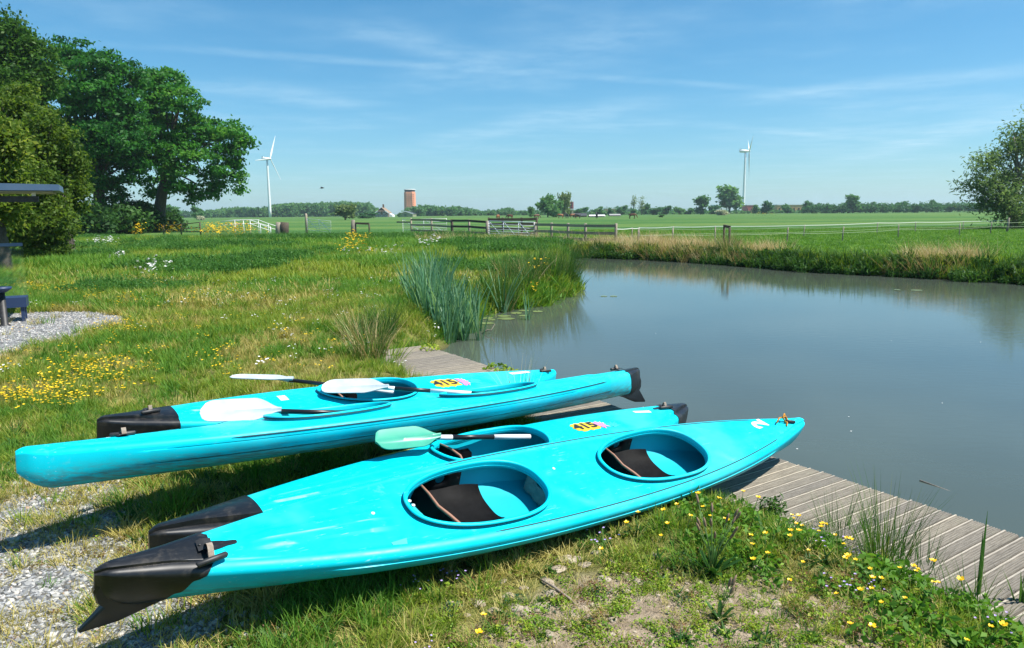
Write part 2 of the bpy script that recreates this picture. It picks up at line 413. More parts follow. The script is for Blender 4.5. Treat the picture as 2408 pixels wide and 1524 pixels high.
def hull_build(t, b, co):
    sc = t.node('ShaderNodeMapping'); t.l.new(co, sc.inputs[0]); sc.inputs['Scale'].default_value = (1.2, 14, 14)
    fine = t.noise(sc.outputs[0], 6, 5, .7)
    scr = t.range(fine, .63, .74)
    base = t.mix(t.range(t.noise(co, 3, 4), .35, .7), (0.0, .57, .69, 1), (0.0, .51, .63, 1))
    base = t.mix(t.math('MULTIPLY', scr, .32), base, (.25, .6, .62, 1))
    s2 = t.node('ShaderNodeMapping'); t.l.new(co, s2.inputs[0]); s2.inputs['Scale'].default_value = (3, 60, 40); s2.inputs['Rotation'].default_value = (0, 0, .35)
    scr2 = t.math('MULTIPLY', t.range(t.noise(s2.outputs[0], 3, 3, .6), .66, .71), t.range(t.noise(co, 4, 3), .45, .6))
    base = t.mix(t.math('MULTIPLY', scr2, .5), base, (.45, .75, .75, 1))
    fade = t.range(t.noise(co, 1.3, 4, .6), .52, .7)
    base = t.mix(t.math('MULTIPLY', fade, .28), base, (.12, .6, .62, 1))
    sep = t.node('ShaderNodeSeparateXYZ'); t.l.new(co, sep.inputs[0])
    dirt = t.math('MULTIPLY', t.range(sep.outputs[2], .17, .03), t.range(t.noise(sc.outputs[0], 4, 5, .7), .38, .62))
    base = t.mix(t.math('MULTIPLY', dirt, .75), base, (.1, .14, .11, 1))
    smud = t.range(t.noise(co, 9, 5, .65), .62, .72)
    base = t.mix(t.math('MULTIPLY', smud, .2), base, (.2, .5, .5, 1))
    t.l.new(base, b.inputs['Base Color'])
    t.l.new(t.range(t.noise(co, 14, 4), .3, .7, .36, .48), b.inputs['Roughness']); b.inputs['Specular IOR Level'].default_value = .22
    bn = t.node('ShaderNodeBump'); bn.inputs['Strength'].default_value = .03; bn.inputs['Distance'].default_value = .004
    t.l.new(t.noise(co, 22, 3), bn.inputs['Height']); t.l.new(bn.outputs[0], b.inputs['Normal'])
def cap_build(t, b, co):
    sc = t.node('ShaderNodeMapping'); t.l.new(co, sc.inputs[0]); sc.inputs['Scale'].default_value = (1.5, 10, 16)
    s1 = t.range(t.noise(sc.outputs[0], 7, 6, .75), .52, .72)
    sep = t.node('ShaderNodeSeparateXYZ'); t.l.new(co, sep.inputs[0])
    dust = t.math('MULTIPLY', t.range(t.noise(co, 11, 6, .7), .5, .68), t.range(sep.outputs[2], .12, .2))
    c = t.mix(t.math('MULTIPLY', s1, .3), (.008, .009, .011, 1), (.06, .063, .068, 1))
    c = t.mix(t.math('MULTIPLY', dust, .16), c, (.2, .17, .13, 1))
    t.l.new(c, b.inputs['Base Color']); b.inputs['Roughness'].default_value = .34
M = {}
M['hull'] = mat('turquoise_plastic', (0, .55, .65), .33, build=hull_build)
M['hull_inside'] = mat('shade_toned_inside_plastic', (0, .4, .5), .5, .3, var=(0, .36, .46), vscale=6)  # hull plastic without scratches, toned darker for the shade inside the cockpits
M['cap'] = mat('black_plastic', (.015, .015, .018), .4, build=cap_build)
M['black'] = mat('black_rubber', (.012, .012, .013), .5, var=(.03, .03, .03), vscale=20)
M['seat'] = mat('seat_plastic', (.003, .003, .0034), .6, .08, var=(.007, .007, .0075), vscale=14, bump=.1, bscale=60)
M['web'] = mat('webbing', (.22, .17, .13), .8, var=(.3, .25, .2), vscale=60, bump=.3, bscale=200)
M['shade_line'] = mat('painted_shade_line', (.0, .06, .075), .6)  # dark colour for painted shade under coaming lips and along hull steps
M['foam'] = mat('grey_foam', (.13, .15, .16), .9, var=(.2, .2, .2), vscale=25, bump=.6, bscale=60)
M['orange_rope'] = mat('orange_rope', (.55, .25, .02), .8, var=(.4, .16, .02), vscale=90)
M['white_paint'] = mat('white_paint', (.8, .8, .78), .5, var=(.7, .72, .7), vscale=30)
M['steel'] = mat('rivet_steel', (.6, .6, .6), .3, metal=1)
M['yellow_paint'] = mat('yellow_sticker', (.72, .5, .03), .6, var=(.5, .32, .02), vscale=90, detail=6)
M['pink_paint'] = mat('pink_sticker', (.72, .16, .42), .6, var=(.55, .3, .45), vscale=90)
M['green_paint'] = mat('green_print', (.03, .45, .42), .6, var=(.0, .55, .63), vscale=120)
M['ink'] = mat('black_ink', (.015, .015, .02), .6)
M['blade_white'] = mat('white_blade', (.5, .545, .56), .4, var=(.4, .46, .49), vscale=9)
M['blade_green'] = mat('green_blade', (.06, .36, .24), .4, var=(.05, .31, .22), vscale=9)
M['shaft_black'] = mat('black_grip', (.012, .012, .014), .35)
M['shaft_white'] = mat('white_shaft', (.72, .73, .74), .3)
M['ring'] = mat('rubber_ring', (.4, .33, .26), .7)
M['hose'] = mat('brown_cord', (.28, .13, .08), .6)

def wood_build(dark, light, axis_scale, strength=.5):
    def f(t, b, co):
        mp = t.node('ShaderNodeMapping'); t.l.new(co, mp.inputs[0]); mp.inputs['Scale'].default_value = axis_scale
        oi = t.node('ShaderNodeObjectInfo').outputs['Random']
        off = t.node('ShaderNodeCombineXYZ'); t.l.new(t.math('MULTIPLY', oi, 37.), off.inputs[0]); t.l.new(t.math('MULTIPLY', oi, 11.), off.inputs[1])
        v = t.vmath('ADD', mp.outputs[0], off.outputs[0])
        g = t.range(t.noise(v, 5, 6, .7), .25, .75)
        c = t.mix(g, (*dark, 1), (*light, 1))
        c = t.mix(1, c, t.ramp(oi, [(0, (.75, .75, .77)), (1, (1.1, 1.07, 1.0))]), 'MULTIPLY')
        c = t.mix(t.math('MULTIPLY', t.range(t.noise(co, 6, 4), .55, .75), .35), c, (.2, .2, .14, 1))
        t.l.new(c, b.inputs['Base Color']); b.inputs['Roughness'].default_value = .85
        bn = t.node('ShaderNodeBump'); bn.inputs['Strength'].default_value = strength; bn.inputs['Distance'].default_value = .004
        t.l.new(g, bn.inputs['Height']); t.l.new(bn.outputs[0], b.inputs['Normal'])
    return f
M['deck'] = mat('weathered_decking', (.4, .35, .3), .85, build=wood_build((.135, .118, .094), (.31, .28, .23), (2, 40, 40)))
M['deck_lip'] = mat('worn_decking_edge', (.6, .54, .45), .85, build=wood_build((.36, .315, .25), (.56, .5, .41), (2, 40, 40)))
M['oldwood'] = mat('old_fence_wood', (.3, .26, .2), .9, build=wood_build((.16, .13, .1), (.46, .4, .32), (6, 6, 6)))
M['darkwood'] = mat('dark_fence_wood', (.05, .04, .03), .9, var=(.09, .07, .05), vscale=12)
M['galv'] = mat('galvanised_steel', (.62, .65, .68), .45, metal=.15, var=(.75, .77, .8), vscale=5)
M['bark'] = mat('bark', (.055, .045, .034), .9, var=(.1, .085, .065), vscale=12, bump=.8, bscale=14)
M['bark_pale'] = mat('pale_bark', (.16, .14, .11), .9, var=(.24, .21, .17), vscale=8, bump=.6, bscale=20)
M['turbine'] = mat('turbine_white', (.78, .79, .8), .35)

# ------------------------------------------------------------------ ground
def build_ground():
    def axis(lo, hi, step, far_lo, far_hi, g=1.13):
        a = list(np.arange(lo, hi + 1e-6, step)); s = step
        while a[-1] < far_hi: s *= g; a.append(a[-1] + s)
        s = step
        while a[0] > far_lo: s *= g; a.insert(0, a[0] - s)
        return np.array(a)
    xs = axis(-9, 15, .14, -3500, 3500); ys = axis(1.2, 20, .14, -60, 5000)
    X, Y = np.meshgrid(xs, ys); Z = gz(X, Y)
    m, n = X.shape
    V = np.stack([X, Y, Z], -1).reshape(-1, 3)
    idx = np.arange(m * n).reshape(m, n)
    Fq = np.stack([idx[:-1, :-1], idx[:-1, 1:], idx[1:, 1:], idx[1:, :-1]], -1).reshape(-1, 4)
    me = bpy.data.meshes.new('ground'); me.vertices.add(len(V)); me.vertices.foreach_set('co', V.reshape(-1).astype(np.float32))
    me.loops.add(Fq.size); me.loops.foreach_set('vertex_index', Fq.reshape(-1).astype(np.int32))
    me.polygons.add(len(Fq)); me.polygons.foreach_set('loop_start', np.arange(len(Fq), dtype=np.int32) * 4)
    me.polygons.foreach_set('use_smooth', np.ones(len(Fq), bool)); me.update(calc_edges=True)
    # how bare the soil is, and how far this is pasture rather than meadow
    x, y = V[:, 0], V[:, 1]
    bare = bare_soil(x, y)
    a = me.attributes.new('bare', 'FLOAT', 'POINT'); a.data.foreach_set('value', bare.astype(np.float32))
    mm = bpy.data.materials.new('meadow_ground'); mm.use_nodes = True; t = NT(mm.node_tree); b = mm.node_tree.nodes['Principled BSDF']
    pos = t.node('ShaderNodeNewGeometry').outputs['Position']
    sep = t.node('ShaderNodeSeparateXYZ'); t.l.new(pos, sep.inputs[0])
    br = t.node('ShaderNodeAttribute', attribute_name='bare').outputs['Fac']
    n1 = t.noise(pos, 7, 5, .65); n2 = t.noise(pos, .9, 4); n3 = t.noise(pos, 45, 4, .7)
    soil = t.mix(t.range(n1, .3, .7), (.26, .2, .135, 1), (.4, .32, .235, 1))
    soil = t.mix(t.range(n3, .45, .75), soil, (.13, .1, .065, 1))
    turf = t.mix(t.range(n1, .3, .7), (.09, .115, .022, 1), (.2, .19, .06, 1))
    near = t.mix(br, turf, soil)
    # pasture far away: bands of greener and paler grass across the view
    mp = t.node('ShaderNodeMapping'); t.l.new(pos, mp.inputs[0]); mp.inputs['Scale'].default_value = (.01, .07, 1); mp.inputs['Rotation'].default_value = (0, 0, .06)
    bands = t.noise(mp.outputs[0], 1.0, 5, .6)
    clump = t.noise(pos, .35, 6, .7)
    past = t.mix(t.range(bands, .42, .58), (.05, .13, .03, 1), (.1, .175, .042, 1))
    past = t.mix(t.math('MULTIPLY', t.range(clump, .45, .7), .5), past, (.035, .085, .026, 1))
    past = t.mix(t.math('MULTIPLY', t.range(t.noise(mp.outputs[0], 3.0, 4), .58, .72), .5), past, (.17, .17, .05, 1))
    col = t.mix(t.range(sep.outputs[1], 22, 45), near, past)
    under = t.range(sep.outputs[2], WATER + .1, WATER - .05)
    col = t.mix(under, col, (.055, .05, .032, 1))
    t.l.new(col, b.inputs['Base Color']); b.inputs['Roughness'].default_value = .95; b.inputs['Specular IOR Level'].default_value = .1
    bn = t.node('ShaderNodeBump'); bn.inputs['Strength'].default_value = .9; bn.inputs['Distance'].default_value = .03
    t.l.new(t.math('ADD', n3, t.math('MULTIPLY', n1, 1.5)), bn.inputs['Height']); t.l.new(bn.outputs[0], b.inputs['Normal'])
    me.materials.append(mm)
    obj('ground', me, kind='structure', label='meadow, bank and pasture reaching to the horizon')
def bare_soil(x, y):
    zone = .9 * np.exp(-(((x - .35) / .8) ** 2 + ((y - 2.65) / .5) ** 2)) + .75 * np.exp(-(((x - 1.35) / .55) ** 2 + ((y - 2.75) / .4) ** 2)) + .35 * np.exp(-(((x + 1.2) / .9) ** 2 + ((y - 4.4) / .6) ** 2))
    zone = zone + .3 * sstep(.35, 0., np.abs(poly_sd(x, y, GRAVEL_NEAR))) + .4 * sstep(.4, 0., np.abs(poly_sd(x, y, GRAVEL_PATH)))
    return np.clip(sstep(.38, .62, zone * (.45 + .9 * fbm(x * 2.6, y * 2.6, 11))), 0, 1)
build_ground()

def sheet(name, poly, lift, m, label, res=.045, edge=.22):
    xs = [p[0] for p in poly]; ys = [p[1] for p in poly]
    X, Y = np.meshgrid(np.arange(min(xs), max(xs), res), np.arange(min(ys), max(ys), res))
    d = poly_sd(X, Y, poly) + edge * 2 * (fbm(X * 2.2, Y * 2.2, 21) - .5)
    Z = gz(X, Y) + lift
    keep = d < 0
    mm, nn = X.shape; mb = MB(); ids = {}
    def vid(i, j):
        if (i, j) not in ids: ids[(i, j)] = len(mb.V); mb.V.append((X[i, j], Y[i, j], Z[i, j]))
        return ids[(i, j)]
    for i in range(mm - 1):
        for j in range(nn - 1):
            if keep[i, j] and keep[i + 1, j] and keep[i, j + 1] and keep[i + 1, j + 1]:
                mb.F.append((vid(i, j), vid(i, j + 1), vid(i + 1, j + 1), vid(i + 1, j))); mb.M.append(0); mb.sm.append(True)
    return obj(name, mb.mesh(name, m), kind='structure', label=label)
def gravel_build(t, b, co):
    v = t.node('ShaderNodeTexVoronoi'); t.l.new(co, v.inputs['Vector']); v.inputs['Scale'].default_value = 55
    c = t.ramp(v.outputs['Color'], [(0, (.16, .17, .18)), (.5, (.3, .31, .32)), (1, (.5, .5, .49))])
    c = t.mix(t.range(v.outputs['Distance'], .35, .6), c, (.1, .095, .085, 1))
    t.l.new(c, b.inputs['Base Color'])
    bn = t.node('ShaderNodeBump'); bn.inputs['Strength'].default_value = 1; bn.inputs['Distance'].default_value = .012; bn.invert = True
    t.l.new(v.outputs['Distance'], bn.inputs['Height']); t.l.new(bn.outputs[0], b.inputs['Normal'])
M['gravel'] = mat('gravel_bed', (.3, .3, .3), .9, build=gravel_build)
sheet('gravel_yard', GRAVEL_NEAR, .006, M['gravel'], 'patchy grey gravel beside the kayaks')
sheet('gravel_path', GRAVEL_PATH, .008, M['gravel'], 'pale gravel path by the shelter')

# ------------------------------------------------------------------ water
def water_build(t, b, co):
    pos = t.node('ShaderNodeNewGeometry').outputs['Position']
    b.inputs['IOR'].default_value = 1.33
    murk = t.mix(t.range(t.noise(pos, .35, 4), .35, .65), (.062, .077, .061, 1), (.07, .087, .069, 1))
    t.l.new(murk, b.inputs['Base Color']); b.inputs['Roughness'].default_value = .035
    mp = t.node('ShaderNodeMapping'); t.l.new(pos, mp.inputs[0]); mp.inputs['Scale'].default_value = (1, 2.2, 1); mp.inputs['Rotation'].default_value = (0, 0, .3)
    sep = t.node('ShaderNodeSeparateXYZ'); t.l.new(pos, sep.inputs[0])
    breeze = t.range(t.math('ADD', sep.outputs[0], t.math('MULTIPLY', t.noise(pos, .4, 3), 4.)), 9, 13, .25, 1.)
    bn = t.node('ShaderNodeBump'); t.l.new(t.math('MULTIPLY', breeze, .1), bn.inputs['Strength']); bn.inputs['Distance'].default_value = .05
    t.l.new(t.noise(mp.outputs[0], 5, 3, .5), bn.inputs['Height']); t.l.new(bn.outputs[0], b.inputs['Normal'])
M['water'] = mat('pond_water', (.08, .1, .11), .04, build=water_build)
wb = MB(); wb.grid([[(x, y, WATER) for x in (-3, 3, 9, 15, 21, 27)] for y in (-10, -2, 4, 10, 16, 22, 28, 35)])
obj('water', wb.mesh('water', M['water']), kind='structure', label='still grey pond reflecting the sky')

# ------------------------------------------------------------------ scattering (only for what nobody could count)
def scatter(name, protos, x, y, scale, label, zoff=0., tilt=.0, idx=None, z=None):
    x = np.asarray(x); n = len(x)
    if n == 0: return
    zz = (gz(x, y) if z is None else z) + zoff
    me = bpy.data.meshes.new(name); me.vertices.add(n); me.vertices.foreach_set('co', np.stack([x, y, zz], 1).reshape(-1).astype(np.float32))
    rot = np.stack([RNG.normal(0, tilt, n), RNG.normal(0, tilt, n), RNG.uniform(0, 6.283, n)], 1)
    me.attributes.new('rot', 'FLOAT_VECTOR', 'POINT').data.foreach_set('vector', rot.reshape(-1).astype(np.float32))
    me.attributes.new('scl', 'FLOAT', 'POINT').data.foreach_set('value', np.broadcast_to(scale, (n,)).astype(np.float32))
    ix = RNG.integers(0, len(protos), n) if idx is None else idx
    me.attributes.new('pick', 'INT', 'POINT').data.foreach_set('value', ix.astype(np.int32))
    c = bpy.data.collections.new(name + '_kinds')
    for i, pm in enumerate(protos):
        c.objects.link(bpy.data.objects.new('%s_kind_%02d' % (name, i), pm))
    ng = bpy.data.node_groups.new(name, 'GeometryNodeTree')
    ng.interface.new_socket('Geometry', in_out='INPUT', socket_type='NodeSocketGeometry')
    ng.interface.new_socket('Geometry', in_out='OUTPUT', socket_type='NodeSocketGeometry')
    N = ng.nodes; Lk = ng.links
    gi, go = N.new('NodeGroupInput'), N.new('NodeGroupOutput')
    iop = N.new('GeometryNodeInstanceOnPoints'); ci = N.new('GeometryNodeCollectionInfo')
    ci.inputs['Collection'].default_value = c; ci.inputs['Separate Children'].default_value = True; ci.inputs['Reset Children'].default_value = True
    def attr(nm, ty):
        a = N.new('GeometryNodeInputNamedAttribute'); a.data_type = ty; a.inputs['Name'].default_value = nm; return a.outputs[0]
    Lk.new(gi.outputs[0], iop.inputs['Points']); Lk.new(ci.outputs[0], iop.inputs['Instance'])
    iop.inputs['Pick Instance'].default_value = True
    Lk.new(attr('pick', 'INT'), iop.inputs['Instance Index']); Lk.new(attr('rot', 'FLOAT_VECTOR'), iop.inputs['Rotation']); Lk.new(attr('scl', 'FLOAT'), iop.inputs['Scale'])
    Lk.new(iop.outputs[0], go.inputs[0])
    o = obj(name, me, kind='stuff', label=label)
    md = o.modifiers.new('scatter', 'NODES'); md.node_group = ng
    return o

def blades(n, r, h, w, lean=.5, curve=.5, seed=0, hv=.45, segs=3):
    """quads of n grass blades: root circle radius r, height h, width w"""
    g = np.random.default_rng(seed)
    th = g.uniform(0, 6.283, n); rr = r * np.sqrt(g.uniform(0, 1, n)); base = np.stack([rr * np.cos(th), rr * np.sin(th), np.zeros(n)], 1)
    dirn = th + g.normal(0, .9, n); d = np.stack([np.cos(dirn), np.sin(dirn), np.zeros(n)], 1)
    side = np.stack([-np.sin(dirn), np.cos(dirn), np.zeros(n)], 1)
    tw = g.normal(0, .5, n); side = side * np.cos(tw)[:, None] + d * np.sin(tw)[:, None]
    hh = h * (1 - hv + 2 * hv * g.uniform(0, 1, n)); ln = lean * g.uniform(.2, 1, n); cv = curve * g.uniform(0, 1, n)
    tt = np.linspace(0, 1, segs + 1); P = []
    for t in tt:
        out = hh * (ln * t + cv * t ** 2); up = hh * (t - .35 * cv * t ** 2)
        P.append(base + d * out[:, None] + np.array([0, 0, 1.]) * up[:, None])
    Q = []
    for i in range(segs):
        w0 = w * (1 - tt[i] ** 1.7) ; w1 = w * (1 - tt[i + 1] ** 1.7) + w * .04
        Q.append(np.stack([P[i] - side * w0 / 2, P[i] + side * w0 / 2, P[i + 1] + side * w1 / 2, P[i + 1] - side * w1 / 2], 1))
    tint = np.tile(g.uniform(0, 1, n), segs)
    return np.concatenate(Q), tint
def leaflets(n, r, h, size, seed=0, flat=.5, aspect=.6, hmin=.0):
    g = np.random.default_rng(seed)
    th = g.uniform(0, 6.283, n); rr = r * np.sqrt(g.uniform(0, 1, n))
    c = np.stack([rr * np.cos(th), rr * np.sin(th), hmin + (h - hmin) * g.uniform(0, 1, n) ** .7 * (1 - .5 * (rr / r) ** 2)], 1)
    return leaf_quads(c, g, size, flat, aspect), g.uniform(0, 1, n)
def leaf_quads(c, g, size, flat=.5, aspect=.6, nrm=None):
    n = len(c); nv = g.normal(0, 1, (n, 3)); nv /= np.linalg.norm(nv, axis=1)[:, None]
    if nrm is None: nrm = np.tile([0, 0, 1.], (n, 1))
    nv = nv * (1 - flat) + nrm * flat; nv /= np.linalg.norm(nv, axis=1)[:, None] + 1e-9
    a = g.normal(0, 1, (n, 3)); a -= nv * np.sum(a * nv, 1)[:, None]; a /= np.linalg.norm(a, axis=1)[:, None] + 1e-9
    b = np.cross(nv, a); s = size * g.uniform(.6, 1.25, n)[:, None]
    # a leaf: a rhombus whose tips droop a little
    return np.stack([c - a * s * .55, c + b * s * aspect * .5 + nv * s * .08, c + a * s * .55 - nv * s * .12, c - b * s * aspect * .5 + nv * s * .08], 1)
def pm(name, *parts, m):
    Q = np.concatenate([p[0] for p in parts]); t = np.concatenate([p[1] for p in parts]); return quads_mesh(name, Q, m, t)

M['grass'] = leaf_mat('grass_blades', (.1, .17, .018), (.22, .31, .036), (.44, .42, .09), .4, rnd=.45)
M['lush'] = leaf_mat('lush_grass', (.055, .15, .018), (.115, .26, .03), (.23, .35, .05), .4, rnd=.4)
M['dry'] = leaf_mat('dry_grass', (.24, .22, .05), (.42, .36, .11), (.56, .47, .2), .25, rnd=.4)
M['clover'] = leaf_mat('clover_leaves', (.08, .18, .016), (.22, .34, .025), (.44, .46, .07), .35, rnd=.45)
M['weed'] = leaf_mat('weed_leaves', (.024, .07, .016), (.05, .13, .028), (.1, .2, .04), .35, rnd=.4)
M['nettle'] = leaf_mat('nettle_leaves', (.035, .12, .025), (.075, .2, .038), (.14, .28, .055), .4, rnd=.4)
M['teal_weed'] = leaf_mat('grey_green_leaves', (.02, .07, .03), (.04, .11, .055), (.08, .16, .08), .2)
M['redweed'] = leaf_mat('reddish_leaves', (.13, .06, .03), (.2, .1, .05), (.2, .16, .07), .2)
M['reed'] = leaf_mat('reed_leaves', (.05, .15, .085), (.12, .27, .15), (.28, .42, .22), .4, .4)
M['rush'] = leaf_mat('rush_stems', (.03, .1, .018), (.07, .17, .03), (.24, .24, .07), .3)
M['straw'] = leaf_mat('straw_stems', (.32, .22, .1), (.52, .39, .21), (.65, .53, .33), .25)
M['oak'] = leaf_mat('oak_leaves', (.02, .1, .02), (.06, .22, .036), (.15, .33, .05), .5)
M['lime'] = leaf_mat('light_leaves', (.045, .1, .016), (.13, .21, .03), (.32, .34, .05), .5)
M['backtree'] = leaf_mat('mid_green_leaves', (.028, .085, .014), (.065, .16, .024), (.13, .23, .034), .5)
M['willow'] = leaf_mat('willow_leaves', (.08, .15, .06), (.17, .26, .1), (.3, .36, .14), .5)
M['fartree'] = leaf_mat('distant_leaves', (.045, .15, .055), (.09, .22, .08), (.15, .29, .1), .45, rnd=.6)
M['pale_far'] = leaf_mat('pale_distant_leaves', (.12, .19, .07), (.19, .26, .1), (.27, .34, .14), .4)
M['blossom'] = leaf_mat('white_blossom', (.2, .24, .1), (.55, .55, .4), (.75, .73, .6), .2)
M['petal'] = mat('yellow_petals', (.85, .6, .01), .45, var=(.8, .48, .005), vscale=40)
M['petal_white'] = mat('white_petals', (.8, .8, .78), .6)
M['petal_violet'] = mat('violet_petals', (.4, .3, .62), .6)
M['stalk'] = mat('flower_stalk', (.07, .13, .025), .6)
M['stone'] = mat('field_stone', (.27, .215, .15), .95, .1, var=(.45, .385, .3), vscale=2.2, bump=1., bscale=5, detail=8)
M['lily'] = mat('lily_leaf', (.12, .18, .06), .35, var=(.2, .24, .09), vscale=9)
def stones_build(t, b, co):
    oi = t.node('ShaderNodeObjectInfo').outputs['Random']
    t.l.new(t.ramp(oi, [(0, (.1, .105, .11)), (.35, (.2, .205, .21)), (.7, (.32, .315, .3)), (.93, (.52, .5, .46)), (1, (.34, .22, .15))]), b.inputs['Base Color'])
M['pebble'] = mat('gravel_stones', (.4, .4, .4), .85, build=stones_build)
# ==NEXT==

# ------------------------------------------------------------------ dock
def build_dock():
    t = empty('dock', (0, 0, 0), label='weathered grey plank dock along the pond edge under the kayak ends', cat='dock')
    pitch, w = .0835, .0765; s0, s1 = -8.5, -.4
    n0, n1 = 3.28, 4.23
    prof_variants = []
    for k in range(5):
        g = random.Random(k); L = n1 - n0
        pr = []                                   # cross-section: fine ribs and one worn, wider lip
        ribs = 4; x = -w / 2
        pr.append((x, -.026)); pr.append((x, -.004)); pr.append((x + .003, .0008)); pr.append((x + .0125, .0012)); pr.append((x + .015, -.006))
        x0 = x + .0215; rw = (w / 2 - .004 - x0) / ribs
        for r in range(ribs):
            a = x0 + r * rw; h = -.0005 - .001 * g.random()
            pr += [(a, -.006), (a + rw * .18, h), (a + rw * .62, h), (a + rw * .82, -.0065)]
        pr += [(w / 2 - .002, -.004), (w / 2, -.026)]
        mb = MB(); V = []; cuts = [-L / 2, -L / 6, L / 6, L / 2]
        bow = [0, g.uniform(-.002, .002), g.uniform(-.002, .002), 0]
        for c, bz in zip(cuts, bow):
            V += [(c, a, z + bz) for a, z in pr]
        m = len(pr); Fc = [(i * m + j, (i + 1) * m + j, (i + 1) * m + (j + 1) % m, i * m + (j + 1) % m) for i in range(3) for j in range(m)]
        Fc += [tuple(range(m)), tuple(range(3 * m, 4 * m))[::-1]]
        mb.add(V, Fc, 0, False)
        for q, fc in enumerate(mb.F):
            if len(fc) == 4 and all((v % m) in (1, 2, 3) for v in fc): mb.M[q] = 1
        prof_variants.append(mb.mesh('plank', [M['deck'], M['deck_lip']]))
    n = int((s1 - s0) / pitch); ang = math.atan2(DN[1], DN[0])
    for i in range(n):
        s = s0 + (i + .5) * pitch; end = random.uniform(-.012, .012); c = DE * s + DN * ((n0 + n1) / 2 + end)
        obj('plank', prof_variants[random.randrange(5)], t, (c[0], c[1], DOCK_TOP + random.uniform(-.0025, .0015)), (random.uniform(-.012, .012), random.uniform(-.002, .002), ang + math.pi + random.uniform(-.006, .006)))
    b = MB()
    for nn in (3.5, 4.17):
        a, c = DE * s0 + DN * nn, DE * s1 + DN * nn
        b.bar((a[0], a[1], DOCK_TOP - .08), (c[0], c[1], DOCK_TOP - .08), .06, .1)
    part('joists', b, M['darkwood'], t)
    for s in np.arange(s0 + .3, s1, 1.3):
        c = DE * s + DN * 4.12; pb = MB(); pb.tube([(c[0], c[1], -1.1), (c[0], c[1], DOCK_TOP - .04)], .05, 8)
        part('post', pb, M['darkwood'], t)
build_dock()

# ------------------------------------------------------------------ kayaks
def clean_solid(mb, inner=False):
    if inner: mb.M = [1] * len(mb.M)
    me = mb.mesh('solid', [M['hull'], M['hull_inside']]); bm = bmesh.new(); bm.from_mesh(me); bmesh.ops.recalc_face_normals(bm, faces=bm.faces); bm.to_mesh(me); bm.free(); return me

def end_cap(s, end, top_len, bot_len, notch=0., fat=.004):
    """black moulded cover over one end; its edge slants from deck to keel"""
    rows = []; N = 15
    for i in range(N + 2):
        f = i / N; t0 = .0009
        rows_t = []
        h = s.ring(.05)
        for j in range(len(h)):
            zf = j / (len(h) - 1)
            ln = bot_len + (top_len - bot_len) * min(1, (zf / .62)) ** 1.0
            if notch and zf > .82: ln += notch * math.sin((zf - .82) / .18 * math.pi / 2) ** 2
            ff = min(f, 1.0); tt = t0 + ff ** 1.5 * ln / s.L
            t = tt if end == 'stern' else 1 - tt
            y, z = s.ring(t)[j]; zm = (s.keel(t) + s.sheer(t)) / 2
            k = fat if i <= N else -.004
            hb = max(.02, s.beam(t)); hz = max(.03, (s.sheer(t) - s.keel(t)) / 2)
            rows_t.append(((t - .5) * s.L + (-k if end == 'stern' else k) * (1 if i == 0 else .15), y * (1 + k / hb) if j else 0, zm + (z - zm) * (1 + k / hz)))
        rows.append(rows_t + [(x, -y, z) for x, y, z in rows_t[-2:0:-1]])
    mb = MB(); mb.grid(rows, True); n = len(rows[0]); mb.F.append(tuple(range(n))[::-1]); mb.M.append(0); mb.sm.append(True)
    me = mb.mesh('cap', M['cap']); bm = bmesh.new(); bm.from_mesh(me); bmesh.ops.recalc_face_normals(bm, faces=bm.faces); bm.to_mesh(me); bm.free(); sharp(me, 50)
    return me
def skeg(s):
    x0 = -s.L / 2
    out = [(x0 + .012, .17), (x0 - .004, .13), (x0 + .006, .075), (x0 + .03, .045), (x0 - .05, -.055), (x0 - .045, -.068), (x0 + .08, -.055), (x0 + .15, -.03), (x0 + .22, .0), (x0 + .3, .025), (x0 + .38, .05), (x0 + .3, .12), (x0 + .15, .16)]
    mb = MB(); n = len(out); cx = sum(p[0] for p in out) / n; cz = sum(p[1] for p in out) / n
    def th(z): return .006 + .016 * min(1, max(0, (z + .1) / .16))
    rows = []
    for sgn, sc in ((-1, .93), (-1, 1), (1, 1), (1, .93)):
        rows.append([(cx + (x - cx) * sc, sgn * th(z) * (1 if sc < 1 else .55), cz + (z - cz) * sc) for x, z in out])
    mb.grid(rows, True); mb.F += [tuple(range(n)), tuple(range(3 * n, 4 * n))[::-1]]; mb.M += [0, 0]; mb.sm += [False, False]
    me = mb.mesh('skeg', M['cap']); bm = bmesh.new(); bm.from_mesh(me); bmesh.ops.recalc_face_normals(bm, faces=bm.faces); bm.to_mesh(me); bm.free(); sharp(me, 35); return me

